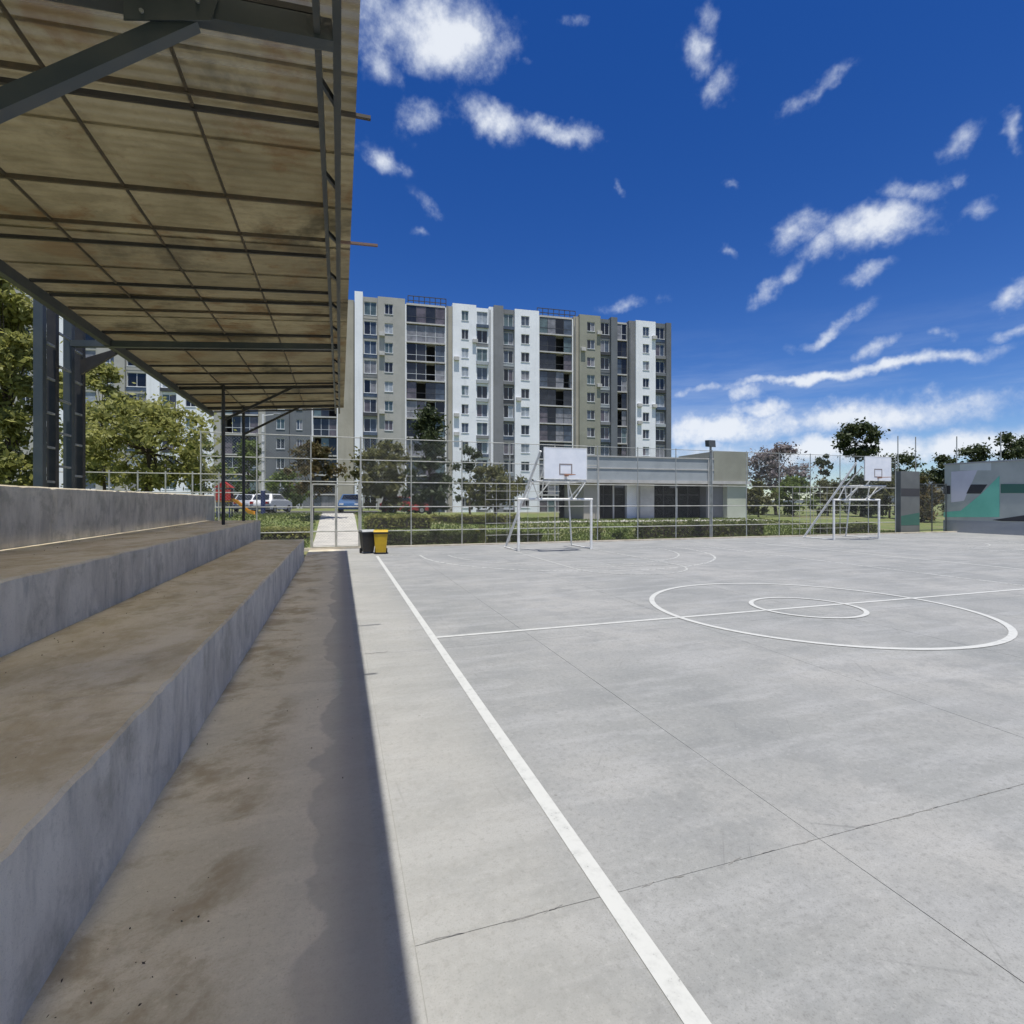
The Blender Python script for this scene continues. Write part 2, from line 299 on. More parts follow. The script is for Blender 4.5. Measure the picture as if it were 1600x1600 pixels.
# ------------------------------------------------------------------ mesh helpers
class MB:
    def __init__(s): s.v = []; s.f = []
    def box(s, x0, x1, y0, y1, z0, z1):
        b = len(s.v); s.v += [(x, y, z) for z in (z0, z1) for y in (y0, y1) for x in (x0, x1)]
        s.f += [(b+0, b+2, b+3, b+1), (b+4, b+5, b+7, b+6), (b+0, b+1, b+5, b+4), (b+2, b+6, b+7, b+3), (b+0, b+4, b+6, b+2), (b+1, b+3, b+7, b+5)]; return s
    def tube(s, p, q, r, n=8, r2=None, caps=True):
        p, q = np.array(p, float), np.array(q, float); d = q-p; L = np.linalg.norm(d); d /= max(L, 1e-9)
        a = np.cross(d, (0, 0, 1) if abs(d[2]) < .9 else (1, 0, 0)); a /= np.linalg.norm(a); c = np.cross(d, a); r2 = r if r2 is None else r2
        b = len(s.v)
        for P, rr in ((p, r), (q, r2)):
            for k in range(n):
                t = 2*math.pi*(k+.5)/n; s.v.append(tuple(P+rr*(math.cos(t)*a+math.sin(t)*c)))
        for k in range(n): s.f.append((b+k, b+(k+1) % n, b+n+(k+1) % n, b+n+k))
        if caps: s.f.append(tuple(b+k for k in range(n))[::-1]); s.f.append(tuple(b+n+k for k in range(n)))
        return s
    def bar(s, p, q, w, h, up=(0, 0, 1)):
        p, q = np.array(p, float), np.array(q, float); d = q-p; d /= np.linalg.norm(d)
        a = np.cross(d, up); a /= np.linalg.norm(a); c = np.cross(a, d); b = len(s.v)
        for P in (p, q):
            for (i, j) in ((-1, -1), (1, -1), (1, 1), (-1, 1)): s.v.append(tuple(P+a*i*w/2+c*j*h/2))
        s.f += [(b, b+1, b+2, b+3)[::-1], (b+4, b+5, b+6, b+7)] + [(b+k, b+(k+1) % 4, b+4+(k+1) % 4, b+4+k) for k in range(4)]; return s
    def poly(s, pts):
        b = len(s.v); s.v += [tuple(p) for p in pts]; s.f.append(tuple(range(b, b+len(pts)))); return s
    def prism(s, pts, axis, d0, d1):                 # extrude a 2-D outline along an axis (0, 1, 2)
        b = len(s.v); n = len(pts)
        for d in (d0, d1):
            for (u, w) in pts: s.v.append({0: (d, u, w), 1: (u, d, w), 2: (u, w, d)}[axis])
        s.f.append(tuple(range(b, b+n))[::-1]); s.f.append(tuple(range(b+n, b+2*n)))
        for k in range(n): s.f.append((b+k, b+(k+1) % n, b+n+(k+1) % n, b+n+k))
        return s
    def mesh(s, name, mat, bevel=0, smooth=False):
        me = bpy.data.meshes.new(name); me.from_pydata(s.v, [], s.f); me.materials.append(M[mat])
        import bmesh
        bm = bmesh.new(); bm.from_mesh(me); bmesh.ops.recalc_face_normals(bm, faces=bm.faces)
        if bevel: bmesh.ops.bevel(bm, geom=bm.edges[:], offset=bevel, segments=2, profile=.6, affect='EDGES', clamp_overlap=True)
        bm.to_mesh(me); bm.free()
        if smooth:
            for p in me.polygons: p.use_smooth = True
        return me
    def build(s, name, mat, parent=None, bevel=0, smooth=False, world=False):
        if world and parent is not None:
            l = parent.location; s.v = [(x-l[0], y-l[1], z-l[2]) for (x, y, z) in s.v]
        return link(name, s.mesh(name, mat, bevel, smooth), parent)
def link(name, me, parent=None, loc=None, mat=None, rotz=None):
    o = bpy.data.objects.new(name, me); col.objects.link(o); o.parent = parent
    if loc is not None: o.location = loc
    if rotz is not None: o.rotation_euler = (0, 0, rotz)
    if mat: o.material_slots[0].link = 'OBJECT'; o.material_slots[0].material = M[mat]
    return o
def tag(o, label, cat, group=None):
    o['label'] = label; o['category'] = cat
    if group: o['group'] = group
    return o
def thing(name, label, cat, loc=(0, 0, 0), rotz=0, group=None):
    o = bpy.data.objects.new(name, None); col.objects.link(o); o.location = loc; o.rotation_euler = (0, 0, rotz); o.empty_display_size = .2
    return tag(o, label, cat, group)
def struct(o): o['kind'] = 'structure'; return o
def stuff(o): o['kind'] = 'stuff'; return o
def W(px, z):                                        # ground position of a sight line at a given distance
    xr = (px-800)/F*z; return (xr*CP+z*SP, -xr*SP+z*CP)
def sstep(a, b, x):
    t = min(1, max(0, (x-a)/(b-a))); return t*t*(3-2*t)
def gz(x, y):                                        # the lawn rises gently behind the court fence
    hi = 1.1+(.5-1.1)*sstep(3, 10, x)
    return hi*sstep(25, 39, y)

# ------------------------------------------------------------------ ground, court
def axis(lo, hi, step, far):
    a = list(np.arange(lo, hi+.01, step)); return [-far, -far*.4, -far*.15]+a+[far*.15, far*.4, far]
gx = axis(-70, 90, 2, 3000); gy = axis(-60, 130, 2, 3000)
mb = MB()
for y in gy:
    for x in gx:
        z = gz(x, y)-.03
        if -8 < x < 41 and y < 23.6: z = -.12
        mb.v.append((x, y, z))
n = len(gx)
for j in range(len(gy)-1):
    for i in range(n-1): mb.f.append((j*n+i, j*n+i+1, j*n+n+i+1, j*n+n+i))
struct(mb.build('ground', 'lawn_soil'))

court = struct(MB().box(-1.2, 38.6, -9, 23.2, -.10, -.004).build('court', 'joint_filler'))
xs = [.32, 2.70]+[2.70+2.8*k for k in range(1, 13)]+[38.6]
ys = [-9, -2.3, 2.36, 7.05, 11.7, 16.4, 20.7, 23.2]
rs = random.Random(3)
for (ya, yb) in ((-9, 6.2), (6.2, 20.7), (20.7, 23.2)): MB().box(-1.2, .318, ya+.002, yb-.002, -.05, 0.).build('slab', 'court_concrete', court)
for i in range(len(xs)-1):
    for j in range(len(ys)-1):
        g = .0018 if xs[i+1] < 7 else .003
        x0, x1, y0, y1 = xs[i]+g, xs[i+1]-g, ys[j]+g, ys[j+1]-g
        m = MB(); k = 10; top = []                                # a slab with slightly ragged arrises
        for s in range(k): top.append((x0+(x1-x0)*s/k, y0+rs.uniform(-.001, .002)*(s > 0)))
        for s in range(k): top.append((x1-rs.uniform(-.001, .0015)*(s > 0), y0+(y1-y0)*s/k))
        for s in range(k): top.append((x1-(x1-x0)*s/k, y1-rs.uniform(-.001, .002)*(s > 0)))
        for s in range(k): top.append((x0+rs.uniform(-.001, .0015)*(s > 0), y1-(y1-y0)*s/k))
        m.prism(top, 2, -.05, 0.0).build('slab', 'court_concrete', court)

ZP = .004
def line(p, q, w=.1, name='painted_line', z=ZP, mt='line_paint'):
    p, q = np.array(p, float), np.array(q, float); d = (q-p)/np.linalg.norm(q-p); nn = np.array((-d[1], d[0]))*w/2
    MB().poly([(*(p-nn), z), (*(q-nn), z), (*(q+nn), z), (*(p+nn), z)]).build(name, mt, court)
def arc(c, r, a0, a1, w=.1, name='painted_arc', z=ZP, n=72, mt='line_paint'):
    m = MB()
    for k in range(n+1):
        t = R(a0+(a1-a0)*k/n)
        for rr in (r-w/2, r+w/2): m.v.append((c[0]+rr*math.cos(t), c[1]+rr*math.sin(t), z))
    for k in range(n): m.f.append((2*k, 2*k+1, 2*k+3, 2*k+2))
    m.build(name, mt, court)
def markings(cx, hw, y0, ym, y1):
    line((cx-hw, y0), (cx-hw, y1)); line((cx+hw, y0), (cx+hw, y1), .08, mt='line_worn')
    line((cx-hw, y1), (cx+hw, y1), .07, z=ZP+.002, mt='line_worn'); line((cx-hw, y0), (cx+hw, y0), z=ZP+.002); line((cx-hw+.05, ym), (cx+hw-.05, ym), .085, z=ZP+.002)
    arc((cx, ym), 2.83, 0, 360, .1, z=ZP+.004); arc((cx, ym), .95, 0, 360, .085, z=ZP+.006)
    for s, yb in ((1, y1), (-1, y0)):
        a = (180, 360) if s > 0 else (0, 180)
        yc = yb-s*.9
        line((cx-5.55, yb-s*.06), (cx-5.55, yc), .07, mt='line_worn'); line((cx+5.55, yb-s*.06), (cx+5.55, yc), .07, mt='line_worn'); arc((cx, yc), 5.55, *a, .075, mt='line_worn')
        arc((cx, yb-s*.5), 4.55, *a, .06, mt='line_worn', z=ZP+.002)
        line((cx-1.75, yb-s*.06), (cx-1.75, yb-s*5.6), .06, mt='line_worn', z=ZP+.004); line((cx+1.75, yb-s*.06), (cx+1.75, yb-s*5.6), .06, mt='line_worn', z=ZP+.004); line((cx-1.79, yb-s*5.6), (cx+1.79, yb-s*5.6), .06, mt='line_worn', z=ZP+.006)
        arc((cx, yb-s*5.64), 1.75, *a, .06, mt='line_worn', z=ZP+.004)
markings(8.40, 7.10, -4.7, 7.62, 19.75)
markings(26.2, 7.0, -4.7, 7.75, 20.3)

rk = random.Random(9)
def crack(x0, y0, x1, y1, w, n=9, jit=.03):
    m = MB(); pts = [(x0+(x1-x0)*k/n+rk.uniform(-.012, .012), y0+(y1-y0)*k/n+rk.uniform(-jit, jit)) for k in range(n+1)]
    for k, (x, y) in enumerate(pts):
        ww = w*(.25+.75*math.sin(math.pi*(k+.3)/(n+.6)))*rk.uniform(.5, 1.2); m.v += [(x, y-ww, .0025), (x, y+ww, .0025)]
    for k in range(n): m.f.append((2*k, 2*k+2, 2*k+3, 2*k+1))
    m.build('crack', 'crack_dark', court)
for c in ((.30, 7.1, .62, 7.12, .02), (.27, 16.2, .55, 16.1, .06), (.28, 9.9, .5, 9.85, .015), (3.35, 1.75, 3.6, 1.55, .004)): crack(*c)
for k in range(18):                                  # chipped arris along the near cross joint
    x = .35+k*.26+rk.uniform(0, .16); crack(x, 2.36+rk.uniform(-.01, .01), x+rk.uniform(.06, .2), 2.36+rk.uniform(-.01, .01), rk.uniform(.002, .005), 4, .006)
# ------------------------------------------------------------------ bleachers
bl = thing('bleachers', 'stepped grey concrete bleachers under the canopy along the left of the court', 'bleachers', (-2.7, 8, 0))
def tier(x0, x1, z0, z1, y0, y1, seed):
    r = random.Random(seed); m = MB(); n = 240
    prof = [(x1, z0), (x1, z1-.02), (x1-.02, z1), (x0, z1), (x0, z0)]
    for j in range(n+1):
        y = y0+(y1-y0)*j/n; a, b = r.uniform(-.007, .007), r.uniform(-.006, .005)
        if r.random() < .14: a -= r.uniform(.006, .016); b -= r.uniform(.004, .014)
        for k, (x, z) in enumerate(prof): m.v.append((x+(a if k in (1, 2) else a*.5 if k == 0 else 0), y, z+(b if k in (1, 2) else 0)))
    for j in range(n):
        for k in range(5): m.f.append((5*j+k, 5*j+(k+1) % 5, 5*j+5+(k+1) % 5, 5*j+5+k))
    m.f.append(tuple(range(5))); m.f.append(tuple(5*n+k for k in range(5)))
    return m.build('tier', 'seat_concrete', bl, world=True)
tier(-2.66, -1.165, -.1, .715, -7, 19.3, 1); tier(-4.36, -2.663, -.1, 1.35, -7.2, 20.3, 2); tier(-4.72, -4.363, -.1, 2.23, -7.4, 21.6, 3)

# ------------------------------------------------------------------ canopy
RZ = lambda x: 5.6+.08*(x-.14)
cn = thing('canopy', 'steel framed canopy with dirty translucent sheets over the bleachers', 'canopy', (-4.9, 8, 0))
YE = 21.0
y = -6.0; rs = random.Random(5); k = 0
while y < YE-.2:
    wdt = min(1.06, YE-y); m = MB(); n = 32; dz = .006 if k % 2 else 0.
    for i in range(n+1):
        yy = y-.04+(wdt+.04)*i/n; a = .006*math.cos(2*math.pi*yy/.133)
        for x in (-4.34, -2.2, .14): m.v.append((x, yy, RZ(x)+a+dz))
    for i in range(n):
        for c in range(2): m.f.append((3*i+c, 3*i+c+1, 3*i+c+4, 3*i+c+3))
    m.build('roof_sheet', 'fibreglass_sheet', cn, smooth=True, world=True); y += wdt; k += 1
def ybeam(x, w, h, drop, name, mat='steel_dark', y0=-6, y1=YE-.1):
    MB().box(x-w/2, x+w/2, y0, y1, RZ(x)-drop-h, RZ(x)-drop).build(name, mat, cn, world=True)
for x in (-1.22, -2.19, -3.2): ybeam(x, .022, .03, .02, 'sag_rod', 'steel_rod')
ybeam(-4.30, .10, .16, .045, 'eave_beam')
ybeam(-.02, .06, .13, .10, 'girder_chord'); ybeam(-.155, .045, .13, .10, 'girder_chord')
yy = -5.5
while yy < YE-.5:
    MB().bar((-.145, yy, RZ(0)-.17), (-.035, yy+.22, RZ(0)-.17), .03, .05).build('girder_lacing', 'steel_dark', cn, world=True); yy += 1.25
def xbar(yv, w, h, drop, name, mat, x0=-4.26, x1=-.17):
    MB().bar((x0, yv, RZ(x0)-drop-h/2), (x1, yv, RZ(x1)-drop-h/2), w, h).build(name, mat, cn, world=True)
for zv, w in ((3.55, .06), (3.76, .05), (4.70, .035), (4.88, .05), (6.2, .045), (7.03, .04), (7.5, .05), (8.81, .055), (9.33, .06), (9.88, .04), (11.1, .05), (12.2, .05), (13.55, .06), (14.3, .05), (15.5, .05), (16.9, .05), (18.2, .06), (19.2, .06), (19.85, .06)):
    xbar((zv+.05)/.949, w*.62, .045, .02, 'purlin', 'steel_rod' if w < .046 else 'post_black')
for yv in (-5, -3.2, -1.6, 0, 1.4, 2.7): xbar(yv, .05, .06, .02, 'purlin', 'post_black')
for yv, h in ((4.02, .16), (12.15, .12), (-4.2, .16)): xbar(yv, .10, h, .10, 'rafter', 'steel_tower', -4.9, -.05)
for yv in (16.5, 19.75): xbar(yv, .06, .09, .08, 'rafter', 'post_black', -4.2, -.17)
for yv in (4.02, -4.2): MB().bar((-4.9, yv, 2.1), (-.94, yv, RZ(-.94)-.25), .09, .11).build('brace', 'steel_tower', cn, world=True)
for yv in (4.02, -4.2):                                   # bolted plate where brace meets rafter
    zp = RZ(-1.0)-.27
    MB().prism([(-1.32, zp-.14), (-.82, zp+.0), (-.78, zp+.16), (-1.32, zp+.16)], 1, yv-.062, yv-.052).build('gusset_plate', 'steel_tower', cn, world=True)
    for (bx, bz) in ((-1.22, .08), (-1.22, -.06), (-1.02, .1), (-.9, .1)): MB().tube((bx, yv-.075, zp+bz), (bx, yv-.06, zp+bz), .014, 6).build('bolt', 'steel_rung', cn, world=True)
for yv in (16.5, 19.75):
    MB().tube((-3.12, yv, 1.35), (-3.12, yv, RZ(-3.12)-.05), .047, 10).build('post', 'post_black', cn, world=True)
    MB().bar((-3.12, yv, 4.3), (-1.25, yv, RZ(-1.25)-.1), .055, .07).build('brace', 'post_black', cn, world=True)
for yv, x1, m_ in ((4.98, .27, 'steel_rod'), (7.46, .50, 'rust_bar')): MB().bar((-.01, yv, RZ(.1)-.06), (x1, yv, RZ(x1)-.065), .035, .03).build('purlin_end', m_, cn, world=True)
def tower(yc, label):                       # laced steel column behind the back wall
    x0 = -5.02
    for dy in (-.78, -.34, .26, .72):
        w = .13
        MB().box(x0-.07, x0+.07, yc+dy-w/2, yc+dy+w/2, 0, 5.62).build('column_leg', 'steel_tower' if dy in (-.78, .26) else 'post_black', cn, bevel=.01, world=True)
    z = .5
    while z < 4.9:
        MB().bar((x0+.05, yc-.70, z), (x0+.05, yc-.42, z), .04, .04).build('rung', 'steel_rung', cn, world=True)
        MB().bar((x0+.05, yc-.26, z+.3), (x0+.05, yc+.18, z+.3), .04, .04).build('rung', 'steel_rung', cn, world=True)
        MB().bar((x0+.05, yc+.34, z+.15), (x0+.05, yc+.64, z+.15), .04, .04).build('rung', 'steel_rung', cn, world=True); z += .62
    MB().prism([(x0+.09, 4.55), (x0+.09, 4.85), (-4.33, 5.12), (-4.33, 5.02)], 1, yc+.5, yc+.58).build('bracket', 'post_black', cn, world=True)
tower(12.1, ''); tower(4.0, ''); tower(-4.2, '')
# ------------------------------------------------------------------ court fence and gate
FY = 23.3; FH = 4.75
fn = thing('court_fence', 'tall pale pipe and wire mesh fence across the far end of the courts', 'fence', (14, FY, 0))
fx = [-5.2, -3.2, -1.15, .85]+[3.0+2.3*k for k in range(14)]
for x in fx:
    tall = FH+.05
    MB().tube((x, FY, -.1), (x, FY, tall), .026 if x != .85 else .04, 8).build('post', 'fence_pipe' if x < 12 else 'fence_post', fn, world=True)
for i in range(len(fx)-1):
    a, b = fx[i]+.035, fx[i+1]-.035
    for z in (.73, 1.78, 2.85, 3.8, FH):
        if i == 2 and z < 2.5: continue
        if z in (3.8,) and a > 12: continue
        MB().tube((a, FY, z), (b, FY, z), .016 if (a > 12 and z > 4) else .021, 6).build('rail', 'fence_pipe' if z < 3 or a < 10 else 'fence_post', fn, world=True)
mesh_cache = {}
def wire_panel(w, h, s=.12, r=.0022):
    key = round(w, 3)
    if key in mesh_cache: return mesh_cache[key]
    m = MB(); k = -h
    while k < w:
        x0, z0 = max(k, 0), max(-k, 0); t = min(w-x0, h-z0)
        if t > .05:
            m.tube((x0, 0, z0), (x0+t, 0, z0+t), r, 3, caps=False); m.tube((w-x0, .004, z0), (w-x0-t, .004, z0+t), r, 3, caps=False)
        k += s
    me = m.mesh('mesh_panel', 'fence_wire'); mesh_cache[key] = me; return me
for i in range(len(fx)-1):
    if i == 2: continue
    stuff(link('wire_mesh', wire_panel(fx[i+1]-fx[i]-.07, FH-.1), fn, (fx[i]+.035-14, 0, .06)))
def stop_grid(x0, x1):                       # closer pipe grid on the fence behind each goal
    x = x0
    while x < x1+.01:
        MB().tube((x, FY-.07, .05), (x, FY-.07, 2.86), .011, 6).build('grid_bar', 'fence_pipe', fn, world=True); x += .52
    for z in (.45, 1.0, 1.5, 2.1, 2.5): MB().tube((x0-.02, FY-.1, z), (x1+.02, FY-.1, z), .011, 6).build('grid_bar', 'fence_pipe', fn, world=True)
stop_grid(6.4, 10.1); stop_grid(24.6, 28.8)
gt = thing('court_gate', 'pale pipe double gate in the fence at the end of the bleachers', 'gate', (-.15, FY, 0))
for (a, b) in ((-1.09, -.17), (-.13, .78)):
    lf = MB()
    for x in (a, b): lf.tube((x, FY, .08), (x, FY, 2.75), .032, 8)
    for z in (.1, .75, 1.78, 2.73): lf.tube((a, FY, z), (b, FY, z), .028, 6)
    l = lf.build('leaf_frame', 'fence_pipe', gt, world=True)
    stuff(link('wire_mesh', wire_panel(b-a-.04, 2.6), l, (a+.02+.15, 0, .12)))

# ------------------------------------------------------------------ goals with basketball backboards
def goal(cx, gy, label, bx=0., bz=0.):
    g = thing('goal_frame', label, 'goal', (cx, gy, 0), 0, 'goals with basketball boards')
    w = 1.62; T = lambda p, q, r, nm='pipe', par=g, mt='goal_white', n=8: MB().tube(p, q, r, n).build(nm, mt, par, smooth=False)
    for s in (-1, 1): T((s*w, 0, 0), (s*w, 0, 2.1), .056, 'goal_post', n=12)
    T((-w-.048, 0, 2.1), (w+.056, 0, 2.1), .052, 'crossbar', n=12)
    for s in (-1, 1): T((s*w, .05, .03), (s*w, 1.9, .03), .025, 'ground_bar')
    T((-w+.05, 1.9, .02), (-.95, -.72, 4.0), .052, 'slanted_leg'); T((w, 1.95, 0), (w-.55, 1.15, 2.82), .035, 'rear_post')
    LY = 1.9-2.62*.7                                  # where the slanted leg passes the upper frame
    T((-1.15, LY, 2.82), (.95, LY, 2.82), .035, 'frame_bar'); T((-1.05, LY, 2.82), (-.9, -.9, 2.82), .035, 'frame_bar'); T((w-.55, 1.15, 2.82), (.9, -.9, 2.82), .035, 'frame_bar')
    T((-.9, -.9, 2.82), (.9, -.9, 2.82), .032, 'frame_bar')
    for (x0, x1) in ((-1.3, -1.1), (-.85, -.45), (-.75, -1.1), (.75, .35), (.85, 1.25)):
        T((x0, 0, 2.14), (x1, -.45 if abs(x1) < 1 else -.2, 2.8), .026, 'brace')
    T((.62, 0, 2.14), (.9, -.88, 2.85), .026, 'brace'); T((-.62, 0, 2.14), (-.9, -.88, 2.85), .026, 'brace')
    for s in (-1, 1): T((s*.7, LY, 2.85), (s*.7, -.86, 3.8), .028, 'brace')
    b = MB().box(-.925, .925, -1.0, -.95, 2.88, 4.13).build('backboard', 'board_white', g, bevel=.008); b.location = (bx, 0, bz)
    m = MB(); zc = 3.28; t = .05
    for (x0, x1, z0, z1) in ((-.28, .28, zc-.22, zc-.22+t), (-.28, .28, zc+.22-t, zc+.22), (-.28, -.28+t, zc-.22+t, zc+.22-t), (.28-t, .28, zc-.22+t, zc+.22-t)): m.box(x0, x1, -1.006, -.999, z0, z1)
    m.build('target_square', 'board_mark', b)
    m = MB()
    for (x0, x1, z0, z1) in ((-.925, .925, 4.10, 4.135), (-.925, .925, 2.875, 2.91), (-.93, -.9, 2.91, 4.10), (.9, .93, 2.91, 4.10)): m.box(x0, x1, -1.004, -.946, z0, z1)
    m.build('board_edge', 'goal_white', b)
    m = MB(); rr = .225
    for k in range(20):
        a0, a1 = 2*math.pi*k/20, 2*math.pi*(k+1)/20; m.tube((rr*math.cos(a0), -1.38+rr*math.sin(a0), 3.05), (rr*math.cos(a1), -1.38+rr*math.sin(a1), 3.05), .011, 6)
    m.box(-.06, .06, -1.16, -1.0, 3.0, 3.06); m.build('rim', 'rim_orange', g).location = (bx, 0, bz)
    return g
goal(8.45, 19.8, 'white goal with basketball board nearest the bleachers')
goal(26.15, 20.55, 'white goal with basketball board on the farther court by the mural wall', .22, .2)

# ------------------------------------------------------------------ waste bins
def wbin(x, y, body, lid, label, rot):
    b = thing('waste_bin', label, 'bin', (x, y, 0), rot, 'wheeled bins beside the gate')
    m = MB()
    lv = [(.06, .19, .20), (.30, .215, .225), (.78, .255, .265)]
    for (z, hx, hy) in lv: m.v += [(-hx, -hy, z), (hx, -hy, z), (hx, hy, z), (-hx, hy, z)]
    for j in range(2):
        for k in range(4): m.f.append((4*j+k, 4*j+(k+1) % 4, 4*j+4+(k+1) % 4, 4*j+4+k))
    m.f += [(3, 2, 1, 0), (8, 9, 10, 11)]
    m.build('body', body, b, bevel=.015)
    MB().box(-.275, .275, -.285, .285, .78, .83).build('rim', 'bin_black', b, bevel=.01)
    MB().prism([(-.29, .832), (.29, .832), (.30, .87), (.1, .92), (-.22, .905), (-.29, .86)], 0, -.27, .27).build('lid', lid, b, bevel=.012)
    MB().tube((-.2, .32, .82), (.2, .32, .82), .016, 8).build('handle', 'bin_black', b)
    for s in (-1, 1): MB().tube((s*.19, .2, .1), (s*.24, .2, .1), .1, 16).build('wheel', 'rubber', b)
wbin(1.02, 20.95, 'bin_black', 'bin_grey', 'black waste bin with grey lid beside the gate post', .2)
wbin(1.50, 20.6, 'bin_yellow', 'bin_yellow', 'yellow waste bin at the far end of the sideline', -.1)

# ------------------------------------------------------------------ mural wall, side gate, flood light
MX = 38.4
def onX(cx, cy, dx=0):
    px, py = 1200+cx*.25, 640+cy*.25; t = (px-800)/F; X = MX
    Y = (CP*X-t*SP*X)/(SP+t*CP); z = SP*X+CP*Y; return (MX-dx, Y, CAMZ+(HZ-py)/F*z)
mw = thing('mural_wall', 'long grey wall painted with green and lilac shapes at the right', 'wall', (MX, 16, 0))
MB().box(MX, MX+.25, -9, 23.95, -.1, 4.45).build('wall_body', 'mural_grey', mw, world=True)
MB().box(MX-.05, MX+.3, -9.05, 24.0, 4.452, 4.54).build('coping', 'mural_slate', mw, world=True)
for k, (mt, pts) in enumerate([('mural_slate', [(1095, 690), (1640, 705), (1640, 795), (1095, 768)]), ('mural_pale', [(1200, 330), (1395, 330), (1395, 380), (1200, 380)]),
    ('mural_lilac', [(1145, 388), (1310, 378), (1225, 570), (1145, 580)]), ('mural_dark', [(1096, 475), (1140, 475), (1140, 528), (1096, 528)]),
    ('mural_dark', [(1268, 468), (1372, 468), (1330, 525), (1240, 525)]), ('mural_green', [(1098, 640), (1205, 632), (1330, 530), (1448, 412), (1448, 672), (1098, 672)]),
    ('mural_darkgreen', [(1455, 465), (1690, 465), (1690, 522), (1455, 522)]), ('mural_dark', [(1400, 690), (1640, 655), (1640, 700), (1460, 697)])]):
    f = [onX(cx, cy, .004+.002*k) for cx, cy in pts]; n = len(f); m = MB()
    m.poly(f); m.build('painted_shape', mt, mw, world=True)
for (yv) in (23.3, 20.9, 18.5, 16.1): MB().tube((MX+.12, yv, 4.54), (MX+.12, yv, 6.3), .03, 6).build('net_pole', 'fence_post', mw, world=True)
pw = thing('wall_pier', 'narrow dark grey painted pier between the fence and the side gate', 'wall', (34.6, 23.75, 0))
MB().box(33.8, 35.5, 23.6, 23.95, -.1, 3.95).build('pier_body', 'pier_grey', pw, world=True)
MB().poly([(33.82, 23.596, 2.35), (35.48, 23.596, 2.35), (35.48, 23.596, 2.85), (33.82, 23.596, 2.85)]).build('painted_band', 'mural_dark', pw, world=True)
MB().poly([(33.82, 23.594, .5), (35.48, 23.594, .5), (35.48, 23.594, 1.3), (33.82, 23.594, 1.1)]).build('painted_shape', 'mural_darkgreen', pw, world=True)
for x in (33.8, 35.4): MB().tube((x, 23.78, 3.95), (x, 23.78, 6.2), .03, 6).build('net_pole', 'fence_post', pw, world=True)
sg = thing('side_gate', 'dark framed wire gate between the pier and the mural wall', 'gate', (37, 23.8, 0))
for x in (35.55, 36.95, 38.3): MB().tube((x, 23.8, -.05), (x, 23.8, 3.2), .035, 8).build('post', 'steel_dark', sg, world=True)
for z in (.15, 3.15): MB().tube((35.55, 23.8, z), (38.3, 23.8, z), .025, 6).build('rail', 'steel_dark', sg, world=True)
stuff(link('wire_mesh', wire_panel(2.7, 3.0), sg, (35.6-37, 0, .15)))
fl = thing('flood_light', 'dark floodlight on a slim mast above the fence before the olive block', 'lamp', (19.1, FY+.12, 0))
MB().tube((19.1, FY+.12, -.05), (19.1, FY+.12, 5.0), .06, 10).build('mast', 'fence_post', fl, world=True)
MB().prism([(-.16, 4.95), (.16, 5.0), (.2, 5.35), (-.12, 5.33)], 0, -.22, .22).build('lamp_head', 'steel_dark', fl, bevel=.02).location = (0, 0, 0)

